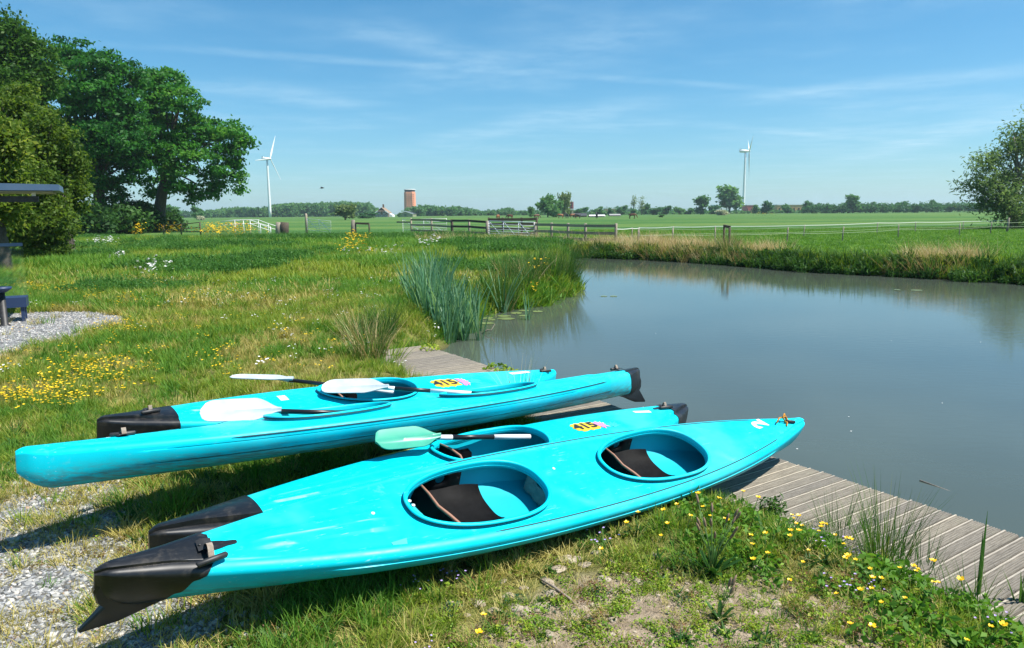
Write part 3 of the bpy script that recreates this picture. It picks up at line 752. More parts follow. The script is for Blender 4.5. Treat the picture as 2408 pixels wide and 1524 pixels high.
def carry_handle(s, root, end, xoff, lift=0., swing=.3):
    """webbing strap on a saddle with a black toggle"""
    sg = -1 if end == 'stern' else 1; x = sg * (s.L / 2 - xoff); z = s.deck(x, 0) + lift
    mb = MB(); P = []
    for i in range(9):
        q = i / 8; P.append([(x + sg * (-.075 + .055 * q), yy, z + .006 + .006 * math.sin(q * math.pi)) for yy in (-.03, -.026, .026, .03)])
    mb.grid(P); mb.lathe([(0.001, .012), (.006, .0115), (.007, .008)], (x + sg * -.065, 0, z), 8); mb.lathe([(0.001, .014), (.006, .0135), (.007, .008)], (x + sg * -.03, 0, z), 8)
    h = part('carry_handle', mb, M['black'], root)
    sb = MB(); P = []
    for i in range(13):
        q = i / 12; a = q * math.pi * 1.05
        P.append([(x + sg * (-.055 + .0 * q) + ww, -.005 - .085 * q * (1 if swing > 0 else .4), z + .012 + .035 * math.sin(a) * (1 - .25 * q)) for ww in (-.011, .011)])
    sb.grid(P); part('strap', sb, M['web'], h)
    tb = MB(); e = P[-1]; cx = (e[0][0] + e[1][0]) / 2; cy = e[0][1]; cz = e[0][2]
    tb.tube([(cx - sg * .058, cy + .012, cz - .002), (cx - sg * .054, cy + .011, cz), (cx + sg * .054, cy - .011, cz), (cx + sg * .058, cy - .012, cz - .002)], [.008, .0125, .0125, .008], 10)
    part('toggle', tb, M['black'], h)

def seat(s, pit, d, root, cord=True):
    cx = (pit - .5) * s.L; fl = .05; G = s.rim_z(pit, cx, 0)
    mb = MB(); P = []
    for i in range(13):
        u = i / 12; x = cx + d * (-.22 + .31 * u); row = []
        hw = .185 * (1 - .28 * max(0, (u - .55) / .45) ** 2)
        for j in range(13):
            v = -1 + 2 * j / 12; row.append((x, v * hw, fl + .018 + .04 * abs(v) ** 3 - .012 * math.sin(u * math.pi) + .02 * u ** 2))
        P.append(row)
    mb.grid(P); st = part('seat', mb, M['seat'], root)
    for sg in (-1, 1):                            # hip plates, each moulded round a hole
        bb = MB(); rows = []
        hx, hz0 = cx + d * -.1, fl + .095
        for f in (0, .08, .35, .7, 1):
            r = []
            for i in range(24):
                q = 2 * math.pi * i / 24; ci, si = math.cos(q), math.sin(q); m = max(abs(ci), abs(si))
                a0, b0 = .026 * ci, .026 * si; a1, b1 = .12 * ci / m, .078 * si / m
                xx = hx + d * (a0 + (a1 - a0) * f); zz = hz0 + b0 + (b1 - b0) * f
                if f == 1 and zz > hz0: zz -= .05 * max(0, (d * (xx - hx) + .02) / .14)
                r.append((xx, sg * (.19 + .1 * (zz - fl) + (.012 if f == 0 else 0)), min(zz, G - .018)))
            rows.append(r)
        bb.grid(rows, True); part('hip_plate', bb, M['seat'], st)
    top = [(-.24, .19, G - .02), (-.225, .1, G - .025), (-.205, .03, G - .05), (-.175, -.04, fl + .08), (-.14, -.1, fl + .06), (-.105, -.155, fl + .055), (-.085, -.19, fl + .065)]
    top = [(cx + d * x, y, z) for x, y, z in top]
    rows = [[(x - d * .03 * k, y, fl + .01 + (z - fl - .01) * (1 - k)) for x, y, z in top] for k in (0, .3, .65, 1)]
    bb = MB(); bb.grid(rows); part('backrest', bb, M['seat'], st)
    if cord:
        c = MB(); c.tube(top, [.005, .007, .008, .009, .009, .009, .006], 8); part('backrest_cord', c, M['hose'], st)

def flat_on_deck(s, polys, lift):
    """polys: lists of (x, y) outlines laid on the deck"""
    mb = MB()
    for poly in polys:
        tri = tessellate_polygon([[Vector((x, y, 0)) for x, y in poly]])
        mb.add([(x, y, s.deck(x, y) + lift) for x, y in poly], tri, 0, False)
    me = mb.mesh('mark', M['ink']); bm = bmesh.new(); bm.from_mesh(me)
    bmesh.ops.subdivide_edges(bm, edges=[e for e in bm.edges if e.calc_length() > .02], cuts=3, use_grid_fill=False)
    bmesh.ops.triangulate(bm, faces=bm.faces)
    for v in bm.verts: v.co.z = s.deck(v.co.x, v.co.y) + lift
    bmesh.ops.recalc_face_normals(bm, faces=bm.faces)
    for f in bm.faces:
        if f.normal.z < 0: f.normal_flip()
    bm.to_mesh(me); bm.free(); return me
def lettering(text, size, thick=.0):
    c = bpy.data.curves.new('lettering', 'FONT'); c.body = text; c.size = size; c.align_x = 'CENTER'; c.align_y = 'CENTER'; c.offset = thick; c.resolution_u = 3
    o = bpy.data.objects.new('lettering', c); COL.objects.link(o)
    me = bpy.data.meshes.new_from_object(o.evaluated_get(bpy.context.evaluated_depsgraph_get())); bpy.data.objects.remove(o); bpy.data.curves.remove(c)
    return me
def letters_on_deck(s, text, size, x, y, ang, lift, m, thick=0., squash=1.):
    me = lettering(text, size, thick); ca, sa = math.cos(ang), math.sin(ang)
    for v in me.vertices:
        a, b = v.co.x, v.co.y * squash; px, py = x + a * ca - b * sa, y + a * sa + b * ca
        v.co = (px, py, s.deck(px, py) + lift)
    me.materials.clear(); me.materials.append(m); return me
def blob(x, y, rx, ry, seed, n=34, rag=.16):
    g = random.Random(seed); out = []
    for i in range(n):
        q = 2 * math.pi * i / n; c, sn = math.cos(q), math.sin(q); k = (abs(c) ** 4 + abs(sn) ** 4) ** -.25 * (1 + g.uniform(-rag, rag * .6)); out.append((x + rx * k * c, y + ry * k * sn))
    return out
def setmat(me, m): me.materials.clear(); me.materials.append(m); return me

def make_kayak(label, shape, loc, yaw, pit, rol, k, d=1, group='turquoise kayaks lying on the bank', cord=True):
    mw = pose_matrix(loc, yaw, pit, rol, k)
    root = empty('kayak', label=label, cat='kayak', group=group); root.matrix_world = mw
    body = bpy.data.objects.new('hull', clean_solid(shape.body())); COL.objects.link(body)
    for pitn in shape.pits:
        cut = bpy.data.objects.new('cut', clean_solid(shape.well(pitn, d), True)); COL.objects.link(cut)
        md = body.modifiers.new('b', 'BOOLEAN'); md.operation = 'DIFFERENCE'; md.object = cut; md.solver = 'EXACT'
        bpy.context.view_layer.update()
        me = bpy.data.meshes.new_from_object(body.evaluated_get(bpy.context.evaluated_depsgraph_get()))
        body.modifiers.clear(); body.data = me; bpy.data.objects.remove(cut)
    idx = [min(1, q.material_index) for q in body.data.polygons]; body.data.materials.clear(); body.data.materials.append(M['hull']); body.data.materials.append(M['hull_inside']); body.data.polygons.foreach_set('material_index', idx)
    body.data.polygons.foreach_set('use_smooth', [True] * len(body.data.polygons)); sharp(body.data, 32)
    body.parent = root
    for pitn in shape.pits:
        c = part('coaming', shape.coaming(pitn), M['hull'], root); sharp(c.data, 60)
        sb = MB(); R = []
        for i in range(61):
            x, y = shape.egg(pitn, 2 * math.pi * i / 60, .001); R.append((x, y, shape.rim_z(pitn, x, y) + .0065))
        sb.tube(R, .0048, 6, 0, False); part('rim_shade_line', sb, M['shade_line'], c)  # dark ring added to stand for the shadow under the coaming lip
        seat(shape, pitn, d, root, cord)
    return root, mw
def deck_point(shape, mw, u, v):
    """where the sight line through (u, v) meets the deck, in kayak coordinates"""
    inv = mw.inverted(); o = inv @ Vector((0, 0, H)); dv = (inv.to_3x3() @ Vector(ray(u, v))).normalized()
    z = shape.G + .02
    for _ in range(6):
        q = (z - o.z) / dv.z; p = o + dv * q
        try: z = shape.deck(p.x, p.y)
        except Exception: break
        if isinstance(z, complex): break
    return p.x, p.y

def rivets(s, root, spots, m='white_paint'):
    for x, y in spots:
        mb = MB(); mb.lathe([(.009, -.003), (.009, .0015), (.006, .003), (.001, .0035)], (x, y, s.deck(x, y)), 10); part('rivet', mb, M[m], root)
def shade_lines(s, root, zf, t0, t1):  # dark tubes added along the hull as the shadow of its moulded step
    for sg in (-1, 1):
        P = []
        for t in np.linspace(t0, t1, 48):
            h = s.ring(t); b = s.beam(t); r = min(.045, .55 * b); g = s.sheer(t); k = s.keel(t)
            if zf <= 1: a = math.acos(1 - zf); y = b * math.sin(a) ** .75; z = k + (g - .75 * r - k) * zf
            else: q = (zf - 1) * math.pi / 2; y = b - r + r * math.cos(q); z = g - .75 * r + .75 * r * math.sin(q)
            P.append(((t - .5) * s.L, sg * (y + .001), z))
        mb = MB(); n = len(P); mb.tube(P, [.0008 if i in (0, n - 1) else .0042 for i in range(n)], 6); part('step_shade_line', mb, M['shade_line'], root)
def side_screws(s, root, spots, sg):
    for x, zf in spots:
        t = x / s.L + .5; b = s.beam(t); g, k = s.sheer(t), s.keel(t); a = math.acos(1 - zf); y = b * math.sin(a) ** .75 * sg
        mb = MB(); mb.tube([(x, y - sg * .02, k + (g - k) * zf), (x, y - sg * .006, k + (g - k) * zf)], [.0055, .004], 8); part('screw', mb, M['steel'], root)

def build_kayaks():
    # nearest: double kayak, black fin end to the left, bow over the dock
    s = shape_double
    r, mw = make_kayak('nearest turquoise double kayak with black finned stern and white 2 on its bow', s, *POSES['double'])
    part('stern_cap', end_cap(s, 'stern', .40, .19, .1), M['cap'], r)
    part('skeg', skeg(s), M['cap'], r)
    carry_handle(s, r, 'stern', .33, .008)
    x, y = deck_point(s, mw, 1785, 997)
    part('number_mark', letters_on_deck(s, '2', .17, x, y, math.pi / 2 + .1, .0035, M['white_paint'], .008), M['white_paint'], r, label='white painted number 2')
    rb = MB(); x, y = deck_point(s, mw, 1842, 992); z = s.deck(x, y)
    rb.tube([(x - .1, y - .01, z + .012), (x - .06, y + .008, z + .035), (x - .02, y + .012, z + .03), (x, y, z + .045), (x + .02, y - .012, z + .02), (x - .01, y - .02, z + .012), (x - .03, y, z + .04), (x, y + .018, z + .055), (x + .015, y + .005, z + .03), (x + .0, y - .03, z + .008), (x - .03, y - .05, z + .004)], .006, 6)
    part('bow_rope', rb, M['orange_rope'], r, label='knotted orange rope')
    tg = MB(); tg.tube([(x + .0, y - .012, z + .016), (x + .07, y - .04, z + .014)], [.011, .011], 8); part('toggle', tg, M['black'], r)
    rivets(s, r, [deck_point(s, mw, 877, 1207), deck_point(s, mw, 963, 1178), deck_point(s, mw, 972, 1188), deck_point(s, mw, 1302, 1102)])
    fx = (s.pits[0] - .5) * s.L + s.a
    fb = MB(); fb.grid([[(fx - .015 + .02 * math.sin(j * 2.3) * .3, yy, zz) for j, yy in enumerate(np.linspace(-.17, .1, 9))] for zz in (.06, .1, .13, .155)]); part('foam_bulkhead', fb, M['foam'], r)
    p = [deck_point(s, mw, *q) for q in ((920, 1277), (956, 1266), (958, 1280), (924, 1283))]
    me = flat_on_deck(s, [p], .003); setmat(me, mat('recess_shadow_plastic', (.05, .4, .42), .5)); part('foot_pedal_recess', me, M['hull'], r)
    shade_lines(s, r, 1.93, .36, .9)
    # second: single kayak with black caps at both ends
    s = shape_single
    r, mw = make_kayak('turquoise single kayak with black caps on both ends and a white 1', s, *POSES['single'])
    part('stern_cap', end_cap(s, 'stern', .46, .46), M['cap'], r)
    part('bow_cap', end_cap(s, 'bow', .27, .24, .14), M['cap'], r)
    carry_handle(s, r, 'bow', .26, .008, -1)
    x, y = deck_point(s, mw, 1376, 1003); ang = -.06
    part('yellow_sticker', setmat(flat_on_deck(s, [blob(x, y, .105, .07, 3)], .003), M['yellow_paint']), None, r)
    part('number_mark', letters_on_deck(s, '415', .13, x, y - .0, ang, .0055, M['ink'], .004, .95), None, r, label='hand-painted black number 415 on a yellow patch')
    x2, y2 = deck_point(s, mw, 1412, 1001); part('pink_sticker', setmat(flat_on_deck(s, [blob(x2 + .01, y2 + .01, .042, .055, 8, 26, .45)], .0042), M['pink_paint']), None, r)
    x2, y2 = deck_point(s, mw, 1440, 999); part('green_print', setmat(flat_on_deck(s, [blob(x2, y2, .06, .035, 9, 26, .6)], .0035), M['green_paint']), None, r)
    x, y = deck_point(s, mw, 1508, 969); part('number_mark', letters_on_deck(s, '1', .17, x, y, -math.pi / 2 - .35, .0035, M['white_paint'], .012), None, r, label='white painted number 1')
    # printed badge on the far side of the after deck
    part('side_badge', setmat(flat_on_deck(s, [blob(-.56, .245, .12, .022, 12, 30, .35)], .004), M['yellow_paint']), None, r)
    # third: long double kayak lying the other way, fin over the water
    s = shape_long
    r, mw = make_kayak('long turquoise double kayak whose black fin sticks out over the water', s, *POSES['long'])
    part('stern_cap', end_cap(s, 'stern', .23, .17, .08), M['cap'], r)
    part('skeg', skeg(s), M['cap'], r)
    carry_handle(s, r, 'stern', .22, .008, -1)
    carry_handle(s, r, 'bow', .42, .0, -1)
    L2 = s.L / 2
    # white lettering and scribble along the fore deck, seen nearly edge-on
    x0, y0 = deck_point(s, mw, 300, 1026)
    def bar(xa, xb, ya, yb): return [(xa, ya), (xb, ya), (xb, yb), (xa, yb)]
    part('bow_lettering', setmat(flat_on_deck(s, [bar(x0 - .1, x0 + .1, y0 - .03, y0 + .01), bar(x0 - .26, x0 - .15, y0 - .02, y0 + .03), bar(x0 - .21, x0 - .19, y0 + .03, y0 + .1)], .0035), M['white_paint']), None, r)
    part('bow_scribble', setmat(flat_on_deck(s, [blob(x0 - .36 - .12 * i, y0 + .01, .05, .018, 30 + i, 18, .6) for i in range(4)], .0035), M['ink']), None, r)
    sg = 1
    side_screws(s, r, [(L2 * q, .56) for q in (.62, .49, .11, -.24, -.36)], sg)
    side_screws(s, r, [(L2 * q, .8) for q in (.13, -.66)], sg)
    shade_lines(s, r, 1.1, .14, .8); shade_lines(s, r, .5, .12, .86)
    # fourth: single kayak farthest back
    s = shape_single_low
    r, mw = make_kayak('rearmost turquoise single kayak with a black stern cap and a plain pointed bow', s, *POSES['low'])
    part('stern_cap', end_cap(s, 'stern', .44, .44), M['cap'], r)
    carry_handle(s, r, 'stern', .24, .008, -1); carry_handle(s, r, 'bow', .12, .0, -1)
    x, y = deck_point(s, mw, 1047, 901)
    part('yellow_sticker', setmat(flat_on_deck(s, [blob(x, y, .12, .1, 5)], .003), M['yellow_paint']), None, r)
    part('number_mark', letters_on_deck(s, '415', .15, x, y, .0, .0055, M['ink'], .004, 1.1), None, r, label='hand-painted black number 415 on a yellow patch')
    x2, y2 = deck_point(s, mw, 1090, 898); part('pink_sticker', setmat(flat_on_deck(s, [blob(x2, y2, .045, .08, 15, 26, .4)], .0042), M['pink_paint']), None, r)
    x2, y2 = deck_point(s, mw, 1115, 897); part('green_print', setmat(flat_on_deck(s, [blob(x2, y2, .06, .07, 19, 26, .6)], .0035), M['green_paint']), None, r)
    x, y = deck_point(s, mw, 1222, 877); part('number_mark', setmat(flat_on_deck(s, [bar(x - .11, x + .11, y - .03, y + .03)], .0035), M['white_paint']), None, r)
    x, y = deck_point(s, mw, 665, 937); part('white_sticker', setmat(flat_on_deck(s, [bar(x - .03, x + .03, y - .045, y + .045)], .0035), M['white_paint']), None, r)
build_kayaks()

# ------------------------------------------------------------------ paddles
def paddle(label, tip, end, roll, blade_len, blade_w, blade_m, shaft_segs, ringed=True):
    """one end of a paddle; tip = end of the blade, end = inner end of the shaft; roll turns the blade about the shaft"""
    tip, end = Vector(tip), Vector(end); d = (end - tip); L = d.length; d.normalize()
    up = Vector((0, 0, 1)); y = up.cross(d).normalized(); z = d.cross(y)
    R = Matrix((d, y, z)).transposed().to_4x4()
    root = empty('paddle', label=label, cat='paddle', group='paddles lying on the kayaks'); root.matrix_world = Matrix.Translation(tip) @ R @ Matrix.Rotation(roll, 4, 'X')
    mb = MB(); n, m = 22, 13
    def half(u, side):
        q = max(0, 1 - u / .16); w = blade_w / 2 * max(.02, 1 - q ** 2.4) ** .5 * (.9 + .1 * math.sin(min(1, u / .5) * math.pi / 2))
        k = max(0, (u - .62) / .38); w = w * (1 - k * k * (3 - 2 * k)) + .017 * min(1, k * 2)
        return w * (1.04 if side > 0 else .92)
    top, bot = [], []
    for i in range(n + 1):
        u = i / n; x = u * blade_len; rt, rb = [], []
        for j in range(m):
            v = -1 + 2 * j / (m - 1); w = half(max(u, .002), v)
            spoon = -.035 * math.sin((1 - u) * 1.3) ** 2 + .012 * v * v
            ridge = .015 * math.exp(-(v * w / .012) ** 2) * (.35 + u)
            th = .0025 + .011 * max(0, (u - .7) / .3) * (1 - abs(v) ** 2)
            xx = x
            rt.append((xx, v * w, spoon + th + ridge)); rb.append((xx, v * w, spoon - th - .3 * ridge))
        top.append(rt); bot.append(rb)
    rows = [a + b[::-1] for a, b in zip(top, bot)]
    mb.grid(rows, True); k = len(rows[0]); mb.F += [tuple(range(k)), tuple(range(n * k, (n + 1) * k))[::-1]]; mb.M += [0, 0]; mb.sm += [True, True]
    me = mb.mesh('blade', blade_m); bm = bmesh.new(); bm.from_mesh(me); bmesh.ops.recalc_face_normals(bm, faces=bm.faces); bm.to_mesh(me); bm.free(); sharp(me, 60)
    part('blade', me, None, root)
    x = blade_len - .03
    for frac, m_ in shaft_segs:
        x1 = x + (L - blade_len + .03) * frac
        sb = MB(); sb.tube([(x, 0, 0), (x1, 0, 0)], .0155, 12); part('shaft', sb, M[m_], root); x = x1
    if ringed:
        rb = MB(); xr = blade_len + .035
        rb.tube([(xr - .008, 0, 0), (xr - .008, 0, 0.0001), (xr, 0, 0), (xr + .008, 0, 0)], [.016, .026, .03, .024], 14); part('drip_ring', rb, M['ring'], root)
paddle('green-bladed paddle with a black and white shaft across the cockpit of the capped single kayak', on(886, 1030, .37), on(1246, 1027, .21), .42, .385, .185, M['blade_green'], [(.17, 'shaft_white'), (.43, 'shaft_black'), (.40, 'shaft_white')])
paddle('white paddle nearest the camera, its broad blade flat beside the long kayak\'s bow cockpit', on(470, 962, .45), on(850, 972, .355), .5, .47, .2, M['blade_white'], [(.85, 'shaft_black'), (.15, 'shaft_white')])
paddle('white paddle with a striped shaft ending in the stern cockpit of the long kayak', on(756, 903, .37), on(1145, 927, .30), .32, .5, .2, M['blade_white'], [(.1, 'shaft_white'), (.35, 'shaft_black'), (.40, 'shaft_white'), (.15, 'shaft_black')])
paddle('white paddle with its thin blade on edge over the grass behind the rearmost kayak', on(543, 878, .36), on(925, 922, .24), -.04, .52, .19, M['blade_white'], [(.55, 'shaft_black'), (.45, 'shaft_white')])
# ==NEXT2==

# ------------------------------------------------------------------ trees
def crown_quads(lobes, clumps, per, size, seed, spread=.5, flat=.35, aspect=.6, shell=.5, flatten=.6):
    """leaf faces in clumps spread through ellipsoid lobes (x, y, z, rx, ry, rz)"""
    g = np.random.default_rng(seed); L = np.array(lobes, float); vol = L[:, 3] * L[:, 4] * L[:, 5]; vol = vol ** .75
    k = g.choice(len(L), clumps, p=vol / vol.sum())
    d = g.normal(0, 1, (clumps, 3)); d /= np.linalg.norm(d, axis=1)[:, None]
    rr = (shell + (1 - shell) * g.uniform(0, 1, clumps)) * (1 + .17 * g.normal(0, 1, clumps))
    c = L[k, :3] + d * rr[:, None] * L[k, 3:6] * .9
    ctint = g.normal(0, .22, clumps)
    off = g.normal(0, 1, (clumps, per, 3)) * np.array([1, 1, flatten]) * spread
    pts = (c[:, None, :] + off).reshape(-1, 3)
    nrm = np.repeat(d, per, 0) * .6 + np.array([0, 0, .8]); nrm /= np.linalg.norm(nrm, axis=1)[:, None]
    Q = leaf_quads(pts, g, size, flat, aspect, nrm)
    tint = np.clip(.45 + np.repeat(ctint, per) + g.normal(0, .2, len(pts)), 0, 1)
    return Q, tint, c
def limb(mb, a, b, r0, r1, g, bend=.12, n=6, sides=7):
    a, b = Vector(a), Vector(b); L = (b - a).length; P = []; o = Vector((g.uniform(-1, 1), g.uniform(-1, 1), g.uniform(-.3, .6))) * L * bend
    for i in range(n + 1):
        t = i / n; P.append(a.lerp(b, t) + o * math.sin(t * math.pi))
    mb.tube(P, [r0 + (r1 - r0) * i / n for i in range(n + 1)], sides); return P
def tree(name, label, base, lobes, m, bark, clumps, per, size, seed, trunk_r=.4, fork=.35, group='trees', spread=.5, shell=.5, limbs=14, flatten=.6, aspect=.6, cat='tree', top=None):
    base = Vector(base); root = empty(name, base, 0, label, cat, group)
    L = [(x - base.x, y - base.y, z - base.z, rx, ry, rz) for x, y, z, rx, ry, rz in lobes]
    Q, tint, c = crown_quads(L, clumps, per, size, seed, spread, shell=shell, flatten=flatten, aspect=aspect)
    g = random.Random(seed); mb = MB(); zt = max(l[2] + l[5] for l in L); cx = sum(l[0] for l in L) / len(L); cy = sum(l[1] for l in L) / len(L)
    fk = Vector((cx * .25, cy * .25, zt * fork)); P = limb(mb, (0, 0, -.2), fk, trunk_r * 1.25, trunk_r * .8, g, .04, 6, 10)
    tp = Vector((cx * .8, cy * .8, zt * .8)); P2 = limb(mb, fk, tp, trunk_r * .78, trunk_r * .15, g, .06, 7, 8)
    for i in range(limbs):
        q = c[g.randrange(len(c))]; s = P2[g.randrange(0, 5)]
        R = limb(mb, s, q, trunk_r * g.uniform(.18, .36), trunk_r * .05, g, .12, 5, 6)
        for _ in range(2):
            q2 = c[g.randrange(len(c))]
            if (Vector(q2) - R[3]).length < zt * .3: limb(mb, R[3], q2, trunk_r * .12, trunk_r * .03, g, .1, 3, 5)
    part('trunk', mb, bark, root); part('crown', quads_mesh('crown', Q, m, tint), None, root)
    return root
def lobe(u, v, Y, ru, rv, depth=1.0):              # a crown lobe seen at (u, v), ru x rv wide, at depth Y
    p = at(u, v, Y); k = Y / F; return (p[0], p[1], p[2], ru * k, ru * k * depth, rv * k)
def ground_at(u, Y, v=520): p = at(u, v, Y); return (p[0], Y, float(gz(p[0], Y)))
def build_near_trees():
    G = 'tall trees along the left edge of the meadow'
    Y = 84
    tree('oak_tree', 'rightmost big oak whose lowest branch hangs toward the left wind turbine', ground_at(368, Y),
         [lobe(*q) for q in ((385, 200, Y, 55, 45), (430, 240, Y - 2, 55, 55), (365, 265, Y, 50, 60), (450, 320, Y, 60, 55), (395, 360, Y - 3, 65, 60), (520, 310, Y + 1, 42, 40), (550, 330, Y, 32, 35), (520, 375, Y - 1, 50, 45), (560, 405, Y, 16, 42), (500, 425, Y, 30, 36), (452, 452, Y, 22, 44), (500, 440, Y, 16, 34), (562, 430, Y, 13, 34), (572, 330, Y, 20, 24), (420, 420, Y - 2, 40, 40), (370, 430, Y + 2, 48, 45), (350, 190, Y + 2, 26, 32), (345, 340, Y - 3, 40, 60))],
         M['oak'], M['bark'], 350, 66, .42, 21, .62, .3, G, .46, .5, 34, .45)
    Y = 78
    tree('oak_tree', 'tall dark oak with a broad crown behind the yellow-green tree', ground_at(232, Y),
         [lobe(*q) for q in ((170, 140, Y, 42, 45), (235, 165, Y - 2, 55, 50), (290, 175, Y, 46, 42), (215, 235, Y - 3, 70, 60), (285, 250, Y - 2, 50, 60), (160, 220, Y, 45, 60), (250, 330, Y - 3, 80, 60), (300, 380, Y, 50, 55), (215, 410, Y - 2, 60, 50), (180, 320, Y, 60, 60), (280, 445, Y + 1, 60, 40), (320, 300, Y - 1, 36, 55), (145, 115, Y, 22, 24))],
         M['oak'], M['bark'], 430, 66, .4, 22, .6, .28, G, .46, .5, 34, .45)
    Y = 58
    tree('maple_tree', 'tallest tree at the far left, its crown cut by the picture edge', ground_at(40, Y),
         [lobe(*q) for q in ((20, 90, Y, 55, 55), (75, 130, Y, 50, 50), (-40, 130, Y, 70, 80), (50, 190, Y - 1, 65, 50), (110, 175, Y, 26, 36), (-20, 250, Y, 80, 70), (60, 280, Y, 60, 60), (100, 205, Y + 1, 30, 22))],
         M['backtree'], M['bark'], 460, 70, .3, 23, .5, .3, G, .42, .45, 18, .55)
    Y = 28.5
    tree('yellow_green_tree', 'yellow-green leafy tree nearest the shelter with branches down to the grass', ground_at(168, Y, 600),
         [lobe(*q) for q in ((40, 255, Y, 60, 55), (105, 330, Y - 1, 70, 70), (20, 350, Y - 1, 70, 70), (150, 400, Y, 55, 60), (70, 430, Y - 2, 80, 65), (170, 460, Y, 36, 50), (110, 510, Y - 2, 70, 55), (30, 500, Y - 2, 60, 60), (130, 565, Y - 2, 28, 36), (60, 560, Y - 2, 60, 38), (-40, 420, Y, 70, 90), (185, 400, Y + .5, 22, 30))],
         M['lime'], M['bark'], 900, 62, .14, 24, .16, .3, G, .2, .4, 30, .6)
    Y = 21.5
    tree('yellow_green_tree', 'dark-trunked tree behind the glass of the shelter', ground_at(12, Y, 640),
         [lobe(*q) for q in ((-30, 420, Y, 60, 55), (-20, 330, Y, 60, 60), (10, 480, Y, 40, 40))], M['lime'], M['bark'], 200, 80, .15, 25, .17, .3, G, .25, .45, 8)
    # the dark growth below the oaks
    for i, (u, v, ru, rv, Y, lab) in enumerate([(200, 520, 52, 44, 70, 'dark bush under the tall oak at the meadow edge'), (275, 520, 54, 40, 76, 'dark bush between the two oak trunks'), (325, 512, 42, 42, 82, 'dark bush left of the rightmost oak trunk'), (395, 525, 18, 22, 90, 'small dark bush right of the rightmost oak trunk')]):
        b = ground_at(u, Y); root = empty('bush', b, 0, lab, 'bush', 'bushes under the oaks'); l = lobe(u, v, Y, ru, rv)
        L = [(l[0] - b[0] + dx * l[3], l[1] - b[1], l[2] - b[2] + dz * l[5], l[3] * .6, l[4] * .6, l[5] * .8) for dx, dz in ((-.5, -.1), (.5, -.15), (0, .15))]
        Q, tint, c = crown_quads(L, 120, 60, .45, 40 + i, .5, shell=.3)
        mb = MB(); g = random.Random(i)
        for k in range(5): limb(mb, (0, 0, -.1), c[g.randrange(len(c))], .08, .02, g)
        part('stems', mb, M['bark'], root); part('foliage', quads_mesh('foliage', Q, M['weed'], tint), None, root)
    # willow at the right
    Y = 66
    tree('willow_tree', 'loose grey-green willow at the right edge beyond the pasture fence', ground_at(2385, Y),
         [lobe(*q) for q in ((2300, 385, Y, 45, 34), (2340, 370, Y, 36, 26), (2280, 440, Y, 38, 20), (2330, 430, Y - 1, 50, 36), (2390, 350, Y, 50, 46), (2420, 310, Y, 50, 40), (2360, 460, Y - 2, 50, 34), (2320, 480, Y, 50, 20), (2400, 480, Y - 2, 60, 40), (2470, 400, Y, 60, 90), (2380, 510, Y - 1, 50, 24), (2440, 510, Y, 60, 30), (2375, 415, Y, 40, 36))],
         M['willow'], M['bark_pale'], 270, 40, .38, 26, .4, .16, 'willows on the pasture', .5, .35, 40, .8, .28)
build_near_trees()

# tree shapes for the far line: shared by many trees
def far_proto(seed, shape, m, n=70, per=26, size=.13):
    g = random.Random(seed); L = []
    for i in range(7 if shape != 'poplar' else 5):
        if shape == 'round': L.append((g.uniform(-.22, .22), g.uniform(-.22, .22), g.uniform(.2, .74), .25, .25, .22))
        elif shape == 'tall': L.append((g.uniform(-.13, .13), g.uniform(-.13, .13), g.uniform(.16, .82), .2, .2, .18))
        elif shape == 'bush': L.append((g.uniform(-.3, .3), g.uniform(-.3, .3), g.uniform(.1, .62), .27, .27, .24))
        else: L.append((g.uniform(-.05, .05), g.uniform(-.05, .05), .35 + i * .14, .07, .07, .09))
    Q, tint, c = crown_quads(L, n, per, size, seed, .07, shell=.35)
    mb = MB(); P = limb(mb, (0, 0, -.03), (0, 0, .6), .028, .014, g, .02, 4, 6)
    for k in range(6): limb(mb, P[3], c[g.randrange(len(c))], .012, .004, g, .1, 3, 5)
    return quads_mesh('crown', Q, m, tint), mb.mesh('trunk', M['bark'])
FAR = {k: [far_proto(100 + i * 7 + j, k, M['fartree']) for j in range(3)] for i, k in enumerate(('round', 'tall', 'bush'))}
FAR['pale'] = [far_proto(150 + j, 'round', M['pale_far'], 60, 22) for j in range(2)]
FAR['poplar'] = [far_proto(160 + j, 'poplar', M['pale_far'], 26, 14, .06) for j in range(2)]
FAR['blossom'] = [far_proto(170, 'bush', M['blossom'])]
def far_tree(kind, u, base_v, top_v, width, label, Y=None, group='trees along the far edge of the pasture', cat='tree', name='far_tree'):
    """a tree whose foot stands on the pasture Y metres away and whose crown is as tall and wide as seen"""
    if Y is None: Y = 430
    x, y, z = ground_at(u, Y, base_v); k = Y / F; h = (at(u, top_v, Y)[2] - z); w = width * k
    root = empty(name, (x, y, z), random.uniform(0, 6.28), label, cat, group)
    cm, tm = random.choice(FAR[kind]); base_w = {'round': .86, 'tall': .62, 'bush': 1.05, 'pale': .86, 'poplar': .24, 'blossom': 1.05}[kind]
    sx = w / base_w; sz = h / .93
    obj('crown', cm, root, scale=(sx, sx, sz)); obj('trunk', tm, root, scale=(sx, sx, sz)); return root
